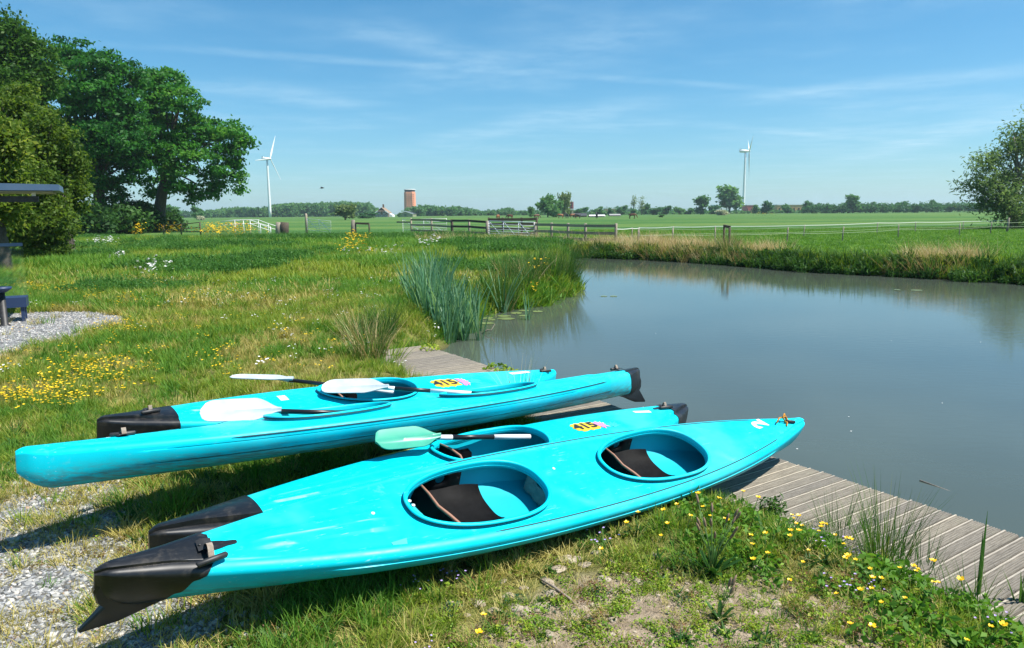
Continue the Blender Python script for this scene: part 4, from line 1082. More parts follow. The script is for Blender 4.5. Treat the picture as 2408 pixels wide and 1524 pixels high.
def build_far_trees():
    T = far_tree
    T('round', 398, 513, 483, 52, 'round green tree just right of the rightmost oak', 300)
    T('round', 467, 511, 485, 30, 'small round tree left of the left wind turbine', 330)
    T('blossom', 472, 513, 501, 20, 'white flowering bush left of the left wind turbine', 300, 'flowering bushes', 'bush', 'flowering_bush')
    T('pale', 812, 517, 478, 58, 'pale willow standing in front of the forest', 240)
    T('bush', 862, 514, 497, 44, 'brownish bush left of the thatched farmhouse', 330, 'bushes on the pasture', 'bush', 'far_bush')
    T('round', 938, 511, 500, 12, 'small dark shrub between the farmhouse and the barn', 440, 'bushes on the pasture', 'bush', 'far_bush')
    T('round', 1288, 515, 458, 54, 'dense dark green tree left of the beige house', 290)
    T('round', 1308, 514, 470, 34, 'dark tree touching the dense one beside the beige house', 300)
    T('pale', 1326, 510, 450, 36, 'pale tall tree in front of the beige house', 310)
    T('tall', 1250, 513, 487, 16, 'small dark tree at the left foot of the dense tree', 320)
    rows = [('round', 1367, 484, 34, 'low tree behind the dark-roofed shed'), ('round', 1409, 482, 26, 'tree behind the white-roofed shelter'), ('round', 1435, 487, 18, 'small tree over the white factory roof'),
            ('round', 1462, 479, 27, 'round tree above the grey shed'), ('bush', 1489, 488, 22, 'low bush under the pair of thin poplars'), ('poplar', 1490, 464, 12, 'left one of two thin bare-topped poplars'), ('poplar', 1509, 465, 11, 'right one of two thin bare-topped poplars'),
            ('round', 1516, 479, 26, 'round tree right of the thin poplars'), ('bush', 1541, 486, 28, 'low broad bush right of the thin poplars'), ('round', 1567, 480, 25, 'small round tree halfway to the right turbine'), ('bush', 1596, 484, 26, 'low bush halfway to the right turbine'),
            ('bush', 1620, 487, 28, 'lowest bush left of the oval tree'), ('tall', 1648, 462, 34, 'oval tree left of the big grey-green tree'), ('bush', 1677, 479, 26, 'bush between the oval tree and the big grey-green tree'), ('tall', 1715, 438, 54, 'biggest grey-green tree beside the right wind turbine'),
            ('round', 1777, 478, 22, 'small tree right of the right wind turbine'), ('round', 1803, 473, 30, 'round tree left of the tan factory'), ('round', 1851, 480, 28, 'dark round tree in front of the tan factory'), ('round', 1898, 473, 28, 'paler tree at the right end of the tan factory'),
            ('bush', 1942, 478, 26, 'low tree behind the left end of the hedge'), ('tall', 2005, 459, 32, 'tallest round tree behind the hedge'), ('round', 2048, 470, 22, 'small tree right of the tallest one behind the hedge'), ('bush', 2078, 478, 26, 'flat low tree behind the middle of the hedge'),
            ('round', 2114, 469, 28, 'round tree behind the right half of the hedge'), ('bush', 2155, 476, 26, 'low tree behind the hedge toward the willow'), ('round', 2196, 470, 26, 'round tree behind the hedge nearest the willow'), ('bush', 2235, 477, 26, 'low tree half hidden by the willow')]
    for i, (k, u, tv, w, lab) in enumerate(rows): T(k, u, 503, tv, w, lab, 430 + (i % 4) * 14)
    T('blossom', 1698, 509, 486, 32, 'round white flowering bush in front of the big grey-green tree', 330, 'flowering bushes', 'bush', 'flowering_bush')
    T('bush', 1556, 514, 503, 14, 'small bright green shrub alone in the pasture', 240, 'bushes on the pasture', 'bush', 'far_bush')
    # the far woods, which read as one mass each
    def wood(name, outline, Y, label, seed, size, depth=60, n=160):
        g = np.random.default_rng(seed); lobes = []
        us = [p[0] for p in outline]; vs = [p[1] for p in outline]
        for i in range(n):
            u = g.uniform(us[0], us[-1]); tv = np.interp(u, us, vs) + abs(g.normal(0, 1.2)); yy = Y + g.uniform(0, depth); k = yy / F
            x, y, z = ground_at(u, yy); zt = at(u, tv, yy)[2]; h = max(2., zt - z); r = g.uniform(5, 9) * k
            lobes.append((x, y, z + h - r * 1.1, r, r, r * 1.1)); lobes.append((x, y, z + h * .35, r, r, h * .38))
        Q, tint, c = crown_quads(lobes, n * 16, 11, size, seed, .9 * Y / 600, shell=.5, flat=.3)
        obj(name, quads_mesh(name, Q, M['fartree'], tint), kind='stuff', label=label)
    wood('distant_forest', [(482, 496), (520, 491), (560, 486), (600, 488), (630, 487), (640, 481), (680, 478), (760, 476), (840, 475.5), (868, 477), (882, 486), (890, 495)], 640, 'long poplar wood behind the left wind turbine', 5, 2.3, 90, 230)
    wood('distant_wood', [(955, 490), (975, 484), (1005, 483), (1030, 486), (1070, 485), (1110, 491), (1130, 496), (1160, 494), (1195, 488), (1215, 495), (1250, 497), (1290, 494)], 560, 'low wood between the brick tower and the beige house', 6, 2.0, 80, 190)
    wood('distant_wood', [(380, 497), (430, 495), (500, 494), (640, 498), (700, 499), (900, 500)], 760, 'low band of trees before the poplar wood', 8, 2.2, 40, 120)
    wood('distant_wood', [(1380, 496), (1430, 488), (1460, 486), (1500, 494), (1560, 487), (1580, 492), (1620, 497), (1760, 498)], 900, 'blue-green wood behind the row of small trees', 9, 3.0, 60, 90)
    wood('distant_scrub', [(1345, 500), (1400, 498), (1470, 497.5), (1560, 498), (1640, 496), (1720, 496), (1800, 496), (1905, 494)], 505, 'low continuous scrub linking the small trees along the pasture edge', 10, 1.6, 20, 110)
    # the hedge at the right
    g = np.random.default_rng(77); Y = 440; lobes = []
    for u in np.arange(1898, 2420, 5):
        x, y, z = ground_at(u, Y); h = at(u, 479 + g.normal(0, .6) - (.006 * (u - 1900)), Y)[2] - z; lobes.append((x, Y + g.uniform(-3, 3), z + h * .5, 2.4, 3, h * .5))
    Q, tint, c = crown_quads(lobes, 1500, 14, 1.0, 12, .8, shell=.5)
    x, y, z = ground_at(2150, Y); hd = empty('hedge', (x, y, z), 0, 'long dark clipped hedge across the right of the pasture', 'hedge')
    part('foliage', quads_mesh('foliage', Q - np.array([x, y, z]), M['fartree'], tint * .5), None, hd)
build_far_trees()

# ------------------------------------------------------------------ wind turbines
def turbine(u, base_v, hub_v, Y, label, yaw, angles, blade_px):
    x, y, z = ground_at(u, Y); hub = at(u, hub_v, Y); hh = hub[2] - z; k = Y / F
    # the tower leans with the lens only, so its foot is found from its hub
    x = hub[0]
    root = empty('wind_turbine', (x, Y, z), yaw, label, 'wind turbine', 'wind turbines')
    t = MB(); t.lathe([(3.4 * k * (1 - .38 * i / 8), hh * i / 8 - .3) for i in range(9)], n=20); part('tower', t, M['turbine'], root)
    n = MB(); L = 22 * k
    n.tube([(-L * .62, 0, hh + .1 * L), (-L * .58, 0, hh + .12 * L), (-L * .2, 0, hh + .12 * L), (L * .3, 0, hh + .1 * L)], [.08 * L, .15 * L, .16 * L, .12 * L], 10); n.box((-L * .5, 0, hh + .3 * L), (L * .18, L * .14, L * .12)); part('nacelle', n, M['turbine'], root)
    h = MB(); h.tube([(L * .3, 0, hh + .1 * L), (L * .42, 0, hh + .1 * L), (L * .5, 0, hh + .1 * L)], [.11 * L, .1 * L, .03 * L], 10); part('hub', h, M['turbine'], root)
    R = blade_px * k
    for a in angles:
        b = MB(); P = []
        for i in range(11):
            q = i / 10; c = R * (.035 + .05 * math.sin(min(1, q / .25) * math.pi / 2)) * (1 - .82 * max(0, q - .2) / .8); tw = .9 - .8 * q; th = c * .16 + R * .006 * (1 - q)
            row = []
            for j in range(8):
                s = 2 * math.pi * j / 8; ox, oy = c * .5 * math.cos(s) - c * .15, th * math.sin(s)
                lx, lt = ox * math.sin(tw) + oy * math.cos(tw), ox * math.cos(tw) - oy * math.sin(tw)   # along the axis, across the disc
                rr = R * (.02 + .98 * q)
                row.append((L * .4 + lx + .02 * R * q, math.sin(a) * rr + math.cos(a) * lt, hh + .1 * L + math.cos(a) * rr - math.sin(a) * lt))
            P.append(row)
        b.grid(P, True); part('blade', b, M['turbine'], root)
    return root
turbine(628, 513, 376, 640, 'left wind turbine rising in front of the poplar wood', -.3, [.4, 2.494, 4.589], 58)
turbine(1753, 498, 358, 700, 'right wind turbine beside the big grey-green tree', -.2, [1.05, 3.14, 5.236], 60)

# ------------------------------------------------------------------ buildings far off
M['tower_brick'] = mat('tower_brick', (.8, .29, .15), .9, var=(.85, .34, .2), vscale=1.5)
M['house_brick'] = mat('brown_brick', (.16, .1, .065), .9, var=(.2, .13, .08), vscale=2)
M['thatch'] = mat('thatch', (.24, .17, .12), .95, var=(.3, .22, .15), vscale=3)
M['glass_dark'] = mat('dark_window', (.02, .025, .03), .15)
M['olive'] = mat('olive_cladding', (.25, .27, .15), .7, var=(.28, .3, .17), vscale=1)
M['green_door'] = mat('dark_green_door', (.06, .12, .07), .6)
M['dark_roof'] = mat('dark_roof', (.04, .045, .05), .7)
M['beige'] = mat('beige_render', (.48, .4, .29), .85)
M['tan'] = mat('tan_brick', (.5, .29, .12), .85, var=(.55, .34, .15), vscale=.6)
M['red_clad'] = mat('red_cladding', (.5, .1, .09), .7)
M['white_clad'] = mat('white_cladding', (.78, .78, .77), .6)
M['grey_clad'] = mat('grey_cladding', (.28, .28, .27), .8)
def place(u, Y, label, cat, name, group=None):
    x, y, z = ground_at(u, Y); k = Y / F; return empty(name, (x, y, z), 0, label, cat, group), k, z
def hgt(u, v, Y): return at(u, v, Y)[2] - ground_at(u, Y)[2]
def windows(root, spots, w, h, y, m='glass_dark', frame=None):
    for x, z in spots:
        if frame:
            fb = MB(); fb.box((x, y, z), (w, .12, h)); fo = part('window', fb, M[frame], root)
            pb = MB()
            for sx in (-1, 1): pb.box((x + sx * w * .22, y - .07, z), (w * .34, .05, h * .78))
            part('pane', pb, M[m], fo)
        else:
            fb = MB(); fb.box((x, y, z), (w, .3, h)); part('window', fb, M[m], root)
def build_buildings():
    # brick water tower
    Y = 820; r, k, z = place(965.5, Y, 'tall square brick tower with a dark crown above the wood', 'tower', 'brick_tower')
    H1, H0 = hgt(965, 452, Y), hgt(965, 446.5, Y); w = 12.6 * k
    t = MB()
    oct_ = lambda a, c: [(-a, -c), (-c, -a), (c, -a), (a, -c), (a, c), (c, a), (-c, a), (-a, c)]
    rows = [[(x, y, zz) for x, y in oct_(a, a * .62)] for a, zz in ((w * 1.04, -1), (w, H1 * .6), (w * .97, H1), (w * .9, H1 + .3))]
    t.grid(rows, True); t.sm = [False] * len(t.sm); part('wall', t, M['tower_brick'], r)
    c = MB(); c.grid([[(x, y, zz) for x, y in oct_(a, a * .62)] for a, zz in ((w * .86, H1), (w * .88, H0 - .6), (w * .98, H0 - .5), (w * .98, H0))], True); c.F.append(tuple(range(len(c.V) - 8, len(c.V)))); c.M.append(0); c.sm.append(False); part('crown_storey', c, M['dark_roof'], r)
    p = MB(); p.grid([[(x, y, zz) for x, y in oct_(a, a * .62)] for a, zz in ((w * 1.0, H0), (w * 1.0, H0 + .5), (w * .5, H0 + .7))], True); part('parapet', p, M['white_clad'], r)
    for cx in (-.46, 0, .46, -.78, .78):
        for i in range(9):
            zz = H1 * (.2 + .088 * i); fb = MB(); yy = -w * 1.0 if abs(cx) < .6 else -w * (1.62 - abs(cx)) - .1
            fb.box((cx * w, yy, zz), (w * .09, .6, H1 * .03)); part('window', fb, M['dark_roof'], r)
    # thatched farmhouse
    Y = 470; r, k, z = place(902, Y, 'thatched brick farmhouse with white gable boards', 'house', 'farmhouse')
    he, hr = hgt(902, 502, Y), hgt(902, 489, Y); w = 15.5 * k
    b = MB(); b.prism([(-w, -.5), (w, -.5), (w, he), (w * .55, he + (hr - he) * .45), (-w * .55, he + (hr - he) * .45), (-w, he)], 'y', -6, 8); part('wall', b, M['house_brick'], r)
    rf = MB(); A = [(-w * 1.06, he), (-w * .5, he + (hr - he) * .5), (0, hr), (w * .5, he + (hr - he) * .5), (w * 1.06, he)]
    rf.grid([[(x, y, zz + .25) for x, zz in A] for y in (-6.6, 8)]); rf.add([(-w * .56, -6.7, he + (hr - he) * .42), (w * .56, -6.7, he + (hr - he) * .42), (0, -3, hr + .3)], [(0, 1, 2)], 0, False); ro = part('roof', rf, M['thatch'], r)
    ch = MB(); ch.box((0, 1, hr + 1.0), (1, 1, 2.6)); part('chimney', ch, M['house_brick'], ro)
    for s in (-1, 1):
        bb = MB(); bb.bar((s * w * 1.06, -6.8, he), (s * w * .52, -6.8, he + (hr - he) * .5), .2, .5); part('gable_board', bb, M['white_clad'], r)
    windows(r, [(-w * .38, he + .7), (w * .38, he + .7)], 1.5, 1.9, -6.1, frame='white_clad'); windows(r, [(-w * .7, he * .35), (-w * .2, he * .35), (w * .3, he * .35), (w * .75, he * .35)], 1.5, 1.3, -6.1, frame='white_clad')
    e = MB(); e.prism([(w, -.5), (w * 1.5, -.5), (w * 1.5, he * .5), (w, he)], 'y', -4, 6); part('extension', e, M['white_clad'], r)
    # barn
    Y = 450; r, k, z = place(956.5, Y, 'olive barn with white roof edge right of the farmhouse', 'barn', 'barn')
    he, hr = hgt(956, 503, Y), hgt(956, 497.5, Y); w = 17 * k
    b = MB(); b.prism([(-w, -.5), (w, -.5), (w, he), (0, hr), (-w, he)], 'y', -5, 12); part('wall', b, M['olive'], r)
    rf = MB()
    for s in (-1, 1): rf.bar((s * w * 1.06, -5.3, he - .1), (0, -5.3, hr + .2), .3, .45)
    part('gable_board', rf, M['white_clad'], r); rr = MB()
    rr.grid([[(x, y, zz) for x, zz in ((-w * 1.06, he), (0, hr + .3), (w * 1.06, he))] for y in (-5.2, 12.3)]); part('roof', rr, M['dark_roof'], r)
    d = MB(); d.box((-w * .0, -5.1, he * .45), (w * .32, .2, he * .95)); part('door', d, M['green_door'], r)
    # beige house and the red block behind it
    Y = 330; r, k, z = place(1331, Y, 'beige house half hidden behind the pale tall tree', 'house', 'beige_house')
    h = hgt(1331, 493, Y); w = 15 * k; b = MB(); b.box((0, 0, h / 2), (w * 2, 8, h)); part('wall', b, M['beige'], r); rf = MB(); rf.box((0, 0, h + .15), (w * 2.1, 8.6, .3)); part('roof', rf, M['white_clad'], r)
    windows(r, [(-w * .5, h * .6), (0, h * .6), (w * .55, h * .6), (w * .55, h * .2)], 1.0, 1.1, -4.05)
    Y = 520; r, k, z = place(1343.5, Y, 'red tower block behind the beige house', 'building', 'red_building')
    h = hgt(1343, 474.5, Y); b = MB(); b.box((0, 0, h / 2), (8.5 * k, 6, h)); part('wall', b, M['red_clad'], r); windows(r, [(0, h * q) for q in (.35, .55, .75, .9)], 1.0, .9, -3.05)
    def shed(u, Y, w_px, v_eave, v_ridge, wall, roof, label, open_=False):
        r, k, z = place(u, Y, label, 'shed', 'shed', 'sheds on the pasture'); he, hr = hgt(u, v_eave, Y), hgt(u, v_ridge, Y); w = w_px * k / 2
        if open_:
            for x in (-.95, -.3, .3, .95):
                pb = MB(); pb.box((x * w, -1.4, he / 2), (.12, .12, he)); part('post', pb, M['darkwood'], r)
            b = MB(); b.box((0, 1.5, he / 2), (w * 2, .12, he)); part('wall', b, M[wall], r)
        else:
            b = MB(); b.box((0, 0, he / 2), (w * 1.94, 4.4, he)); part('wall', b, M[wall], r)
        rf = MB(); rf.grid([[(x, y, zz) for y, zz in ((-2.6, he - .05), (0, hr), (2.6, he - .05))] for x in (-w, w)]); rf.grid([[(x, y, zz - .15) for y, zz in ((2.6, he - .05), (0, hr), (-2.6, he - .05))] for x in (-w, w)]); part('roof', rf, M[roof], r)
    shed(1363, 300, 32, 507, 501.5, 'house_brick', 'dark_roof', 'brown shed with a dark roof right of the beige house')
    shed(1403, 290, 37, 507.5, 505, 'darkwood', 'white_clad', 'low open shelter with a white roof on the pasture', True)
    shed(1445, 330, 26, 506, 503, 'grey_clad', 'grey_clad', 'grey shed right of the low white-roofed shelter')
    def factory(u, Y, w_px, v_top, wall, label, band='white_clad', n=6):
        r, k, z = place(u, Y, label, 'factory', 'factory', 'factories beyond the pasture'); h = hgt(u, v_top, Y); w = w_px * k
        b = MB(); b.box((0, 0, h / 2), (w, 14, h)); part('wall', b, M[wall], r); rf = MB(); rf.box((0, 0, h + .25), (w * 1.01, 14.4, .5)); part('roof', rf, M[band], r)
        windows(r, [(w * (-.42 + .84 * i / (n - 1)), h * .45) for i in range(n)], w * .05, h * .35, -7.1)
    factory(1852, 560, 66, 482.5, 'tan', 'tan brick factory with a flat white roof right of the right turbine')
    factory(1760, 620, 22, 483, 'red_clad', 'low red and white factory at the foot of the right turbine', n=3)
    factory(1436, 640, 30, 491.5, 'tan', 'tan factory peeping between the small trees above the grey shed', n=4)
    factory(1690, 680, 30, 483, 'white_clad', 'white factory behind the big grey-green tree', n=3)
    factory(2000, 760, 40, 481.5, 'white_clad', 'white building behind the hedge under the tallest round tree', n=3)
build_buildings()
# ------------------------------------------------------------------ air
def build_haze(density=HAZE_DENSITY):
    x0, x1, y0, y1, z0, z1 = -3600, 3600, -80, 5100, -2.4, 75
    mb = MB(); mb.box(((x0 + x1) / 2, (y0 + y1) / 2, (z0 + z1) / 2), (x1 - x0, y1 - y0, z1 - z0))
    m = bpy.data.materials.new('thin_air'); m.use_nodes = True; t = NT(m.node_tree); t.n.clear()
    v = t.node('ShaderNodeVolumePrincipled'); v.inputs['Color'].default_value = (.7, .9, .97, 1); v.inputs['Density'].default_value = density; v.inputs['Anisotropy'].default_value = .2
    o = t.node('ShaderNodeOutputMaterial'); t.l.new(v.outputs[0], o.inputs['Volume'])
    obj('haze', mb.mesh('haze', m), kind='stuff', label='thin summer haze over the pasture')
build_haze()
# ==NEXT3==

# ------------------------------------------------------------------ fences, gates, railings
def post(root, x, y, h, r=.08, m='oldwood', lean=0., name='post'):
    z = float(gz(x, y)); mb = MB(); g = random.Random(int(x * 100)); a = lean + g.uniform(-.02, .02)
    mb.tube([(x, y, z - .3), (x + a * h * .5, y, z + h * .5), (x + a * h, y, z + h)], [r, r * .97, r * .92], 7); return part(name, mb, M[m], root)
def rail(root, a, b, w=.05, h=.14, m='oldwood', name='rail'):
    mb = MB(); n = 4; a, b = Vector(a), Vector(b)
    for i in range(n):
        p, q = a.lerp(b, i / n), a.lerp(b, (i + 1) / n); sag = -.008
        p.z += sag * math.sin(i / n * math.pi); q.z += sag * math.sin((i + 1) / n * math.pi); mb.bar(p, q, w, h)
    return part(name, mb, M[m], root)
def top_of(u, v, Y): p = at(u, v, Y); return p, float(p[2] - gz(p[0], Y))
def metal_gate(label, u0, u1, v0t, v1t, Y0, Y1, hgt_, braces=3, bars=7, cat='gate'):
    a, b = at(u0, v0t, Y0), at(u1, v1t, Y1); a, b = Vector(a), Vector(b); up = Vector((0, 0, -hgt_))
    x, y = a.x, a.y; root = empty('metal_gate', (x, y, a.z - hgt_), 0, label, cat, 'metal field gates'); o = Vector((x, y, a.z - hgt_))
    def t(name, p, q, r): mb = MB(); mb.tube([p - o, q - o], r, 7); part(name, mb, M['galv'], root)
    fr = MB(); fr.tube([a - o, b - o, b + up - o, a + up - o, a - o], .026 if hgt_ > 1.1 and braces == 3 else .016, 7); part('frame', fr, M['galv'], root)
    sp = [.0, .2, .36, .5, .64, .78, .9, 1][:bars + 1]
    for q in sp[1:-1]: t('bar', a + up * q, b + up * q, .018)
    for i in range(1, braces): t('upright', a.lerp(b, i / braces), a.lerp(b, i / braces) + up, .022)
    for i in range(braces): t('brace', a.lerp(b, i / braces), a.lerp(b, min(1, (i + .95) / braces)) + up, .02)
    return root
def build_fences():
    # the wooden corral
    Yl = [(966.7, 513, 66), (1014.8, 513, 62), (1062.9, 516, 58), (1103, 516, 55.5), (1145, 519, 52.5), (1257.6, 523, 49), (1297, 530, 47), (1335.7, 533, 45), (1377, 538, 43), (1448, 540, 41)]
    f = empty('corral_fence', ground_at(1100, 56), 0, 'weathered wooden corral fence left of the bright metal gate', 'fence', 'corral fences')
    f2 = empty('corral_fence', ground_at(1350, 45), 0, 'weathered wooden rail fence sloping down right of the bright metal gate', 'fence', 'corral fences')
    for root in (f, f2):
        root.location = (0, 0, 0)
    P = []
    for i, (u, v, Y) in enumerate(Yl):
        p, h = top_of(u, v, Y); h = max(1.1, h); r = (f if i < 5 else f2); P.append((p[0], Y, h)); post(r, p[0], Y, h, .12 if i in (2, 4, 5) else .085, 'oldwood' if i != 2 else 'darkwood')
    def rl(root, i, j, fr_, w=.05, h=.16, m='oldwood', drop=0.):
        a, b = P[i], P[j]; rail(root, (a[0], a[1] - .1, float(gz(a[0], a[1])) + a[2] * fr_), (b[0], b[1] - .1, float(gz(b[0], b[1])) + b[2] * fr_ - drop), w, h, m)
    for i in (0, 1):
        for q in (.9, .58, .24): rl(f, i, i + 1, q, m='oldwood')
    for i in (2, 3):
        rl(f, i, i + 1, .93, m='darkwood'); rl(f, i, i + 1, .6, m='darkwood'); rl(f, i, i + 1, .28)
    for i in range(5, 9):
        for q in (.88, .5, .16): rl(f2, i, i + 1, q)
    # rails running on toward the back left
    a = P[0]; rail(f, (a[0], a[1], a[2] * .62), (a[0] - 1.6, a[1] + 2, a[2] * .62))
    # dark back run of the corral seen through the gate
    fb = empty('corral_fence', (0, 0, 0), 0, 'dark boarded fence seen through the bright metal gate', 'fence', 'corral fences')
    Q = []
    for u in (1150, 1182, 1227, 1262):
        Y = 56; p = at(u, 519, Y); post(fb, p[0], Y, 1.45, .09, 'darkwood'); Q.append((p[0], Y))
    for a, b in zip(Q[:-1], Q[1:]):
        for zz in (1.3, .95, .6, .25): rail(fb, (a[0], a[1] - .08, float(gz(*a)) + zz), (b[0], b[1] - .08, float(gz(*b)) + zz), .04, .2, 'darkwood', 'board')
    metal_gate('bright galvanised field gate with diagonal braces at the corral', 1149.5, 1256.5, 519.5, 523, 52, 48.8, 1.12)
    metal_gate('dull metal gate behind the left end of the wooden corral', 947, 1050, 516, 514, 70, 64, 1.25, 2, 6)
    p, h = top_of(719.5, 505, 68); gp = empty('gate_post', (p[0], 68, float(gz(p[0], 68))), 0, 'old wooden post holding the tilted grey gate', 'post')
    mb = MB(); mb.tube([(0, 0, -.3), (0, 0, h), (0, 0, h + .12)], [.13, .12, .05], 8); part('pole', mb, M['oldwood'], gp)
    metal_gate('tilted grey metal gate left of the yellow flowers', 722, 778, 514, 520, 67, 66, 1.0, 2, 6)
    # white handrails of a small footbridge
    r = empty('handrail', (0, 0, 0), 0, 'white bent handrail of a footbridge beside the yellow flowers', 'railing'); Y = 62
    pts = [(520, 521), (552, 517.5), (588, 517), (612, 526), (636, 533)]
    W = [Vector(at(u, v, Y)) for u, v in pts]
    for k, (dz, dy) in enumerate(((0, 0), (-.33, 0), (-.02, 1.3), (-.34, 1.3))):
        mb = MB(); mb.tube([p + Vector((.25 if dy else 0, dy, dz)) for p in W], .026, 6); part('rail', mb, M['white_paint'], r)
    for p in W[1:]:
        for dy in (0, 1.3):
            x, y = p.x + (.25 if dy else 0), p.y + dy; mb = MB(); mb.tube([(x, y, float(gz(x, y)) - .2), (x, y, p.z - .02)], .028, 6); part('post', mb, M['white_paint'], r)
    # dark low rail at the left
    r = empty('low_fence', (0, 0, 0), 0, 'dark low rail fence right of the rightmost oak', 'fence'); Y = 70
    ps = [at(u, v, Y) for u, v in ((384, 529), (425, 526), (470, 522))]
    for p in ps: post(r, p[0], Y, max(.9, p[2] - float(gz(p[0], Y))), .07, 'darkwood')
    for a, b in zip(ps[:-1], ps[1:]):
        for d in (.05, .5): rail(r, (a[0], Y - .1, a[2] - d), (b[0], Y - .1, b[2] - d), .05, .08, 'darkwood')
    # stumps, white post and frame
    for u, v, rr, m, lab in ((655, 523, .32, 'oldwood', 'left pale stump post beside the white handrail'), (667, 523, .38, 'darkwood', 'dark leaning stump post beside the white handrail'), (828, 517, .16, 'bark_pale', 'short pale post next to the low dark frame')):
        Y = 60; p, h = top_of(u, v, Y); h = max(.8, h); t = empty('stump', (p[0], Y, float(gz(p[0], Y))), 0, lab, 'post')
        mb = MB(); mb.tube([(0, 0, -.2), (.03, 0, h * .5), (.08, 0, h)], [rr, rr * .95, rr * .9], 9); part('pole', mb, M[m], t)
    r = empty('tie_rail', (0, 0, 0), 0, 'low dark wooden frame behind the tall yellow flowers', 'hitching rail'); Y = 61
    a, b = at(836, 525, Y), at(868, 526, Y)
    for p in (a, b): post(r, p[0], Y, max(.7, p[2] - float(gz(p[0], Y))), .07, 'darkwood')
    rail(r, (a[0], Y - .05, a[2]), (b[0], Y - .05, b[2]), .08, .16, 'darkwood', 'beam')
    # electric fences across the pasture
    M['tape'] = mat('white_fence_tape', (.75, .77, .72), .6); M['wire'] = mat('fence_wire', (.4, .48, .3), .5)
    def tape_fence(label, pts, drop, m, w):
        r = empty('electric_fence', (0, 0, 0), 0, label, 'fence', 'electric fences on the pasture'); T = []
        for u, v, Y in pts:
            p, h = top_of(u, v, Y); h = max(.85, h); post(r, p[0], Y, h, .038, 'oldwood', random.uniform(-.06, .06)); T.append(Vector((p[0], Y - .08, float(gz(p[0], Y)) + h * .95)))
        for a, b in zip(T[:-1], T[1:]):
            mb = MB(); n = 6; q = [a.lerp(b, i / n) - Vector((0, 0, .03 * math.sin(i / n * math.pi))) for i in range(n + 1)]
            mb.grid([[p - Vector((0, 0, w)), p + Vector((0, 0, w))] for p in q]); part('tape', mb, M[m], r)
            mb = MB(); mb.tube([p - Vector((0, 0, drop)) for p in q], .008, 4); part('wire', mb, M['wire'], r)
    tape_fence('electric fence with a white tape starting at the end of the wooden rails', [(1448, 541, 41.5), (1486, 545, 44), (1504, 544, 46), (1582, 543, 47), (1682, 540, 48), (1891, 532, 50), (2063, 529, 54), (2154, 526, 58), (2265, 524, 62), (2420, 522, 66)], .45, 'tape', .018)
    tape_fence('electric fence with a thin wire nearer the pond', [(1500, 560, 38), (1582, 556, 38.5), (1682, 553, 39), (1852, 539, 40), (1982, 535, 41), (2114, 531, 46), (2258, 527, 50), (2330, 533, 52), (2420, 535, 55)], .3, 'wire', .01)
    r = empty('wooden_bracket', (0, 0, 0), 0, 'dark wooden bracket of two posts and a beam on the far bank', 'post'); Y = 31
    a, b = at(1703, 531, Y), at(1716, 534, Y - 1.2)
    for p in (a, b): post(r, p[0], p[1], p[2] - float(gz(p[0], p[1])), .05, 'darkwood')
    mb = MB(); mb.bar(a, b, .08, .1); part('beam', mb, M['darkwood'], r)
    r = empty('white_post', ground_at(2370, 57), 0, 'single white post in front of the willow', 'post'); mb = MB(); mb.tube([(0, 0, -.2), (.04, 0, .6), (.06, 0, 1.1)], [.09, .085, .08], 8); part('pole', mb, M['bark_pale'], r)
build_fences()

# ------------------------------------------------------------------ horses
def horse(u, Y, label, coat, yaw, grazing, scale=1.):
    J = {}
    V = []; E = []; R = []
    def add(p, r, parent=None):
        V.append(p); R.append(r); i = len(V) - 1
        if parent is not None: E.append((parent, i))
        return i
    pel = add((-.55, 0, 1.2), .27); mid = add((0, 0, 1.12), .3, pel); ch = add((.5, 0, 1.16), .28, mid); sh = add((.72, 0, 1.26), .2, ch)
    if grazing: nk = add((1.0, 0, 1.0), .14, sh); pl = add((1.2, 0, .66), .115, nk); mz = add((1.34, 0, .3), .075, pl)
    else: nk = add((.98, 0, 1.52), .14, sh); pl = add((1.16, 0, 1.74), .12, nk); mz = add((1.5, 0, 1.52), .075, pl)
    add((-.86, 0, 1.22), .09, pel); t = len(V) - 1; add((-.95, 0, .75), .05, t)
    for s in (-1, 1):
        a = add((.52, .16 * s, .8), .1, ch); b = add((.52 + .05 * s, .16 * s, .46), .065, a); add((.5 + .08 * s, .16 * s, .04), .06, b)
        a = add((-.58, .17 * s, .85), .15, pel); b = add((-.72 + .05 * s, .17 * s, .5), .075, a); add((-.64 + .05 * s, .17 * s, .04), .06, b)
        add((1.18 if not grazing else 1.16, .06 * s, 1.92 if not grazing else .78), .03, pl)
    me = bpy.data.meshes.new('horse'); me.from_pydata([(x * scale, y * scale, z * scale) for x, y, z in V], E, [])
    o = bpy.data.objects.new('horse', me); COL.objects.link(o)
    md = o.modifiers.new('skin', 'SKIN'); md.use_smooth_shade = True
    for i, sv in enumerate(me.skin_vertices[0].data): sv.radius = (R[i] * scale, R[i] * scale); sv.use_root = i == 0
    o.modifiers.new('sub', 'SUBSURF').levels = 1
    bpy.context.view_layer.update()
    m2 = bpy.data.meshes.new_from_object(o.evaluated_get(bpy.context.evaluated_depsgraph_get())); o.modifiers.clear(); o.data = m2
    m2.materials.clear(); m2.materials.append(coat)
    o.location = ground_at(u, Y); o.rotation_euler = (0, 0, yaw); tag(o, label, 'horse', 'horses grazing on the pasture')
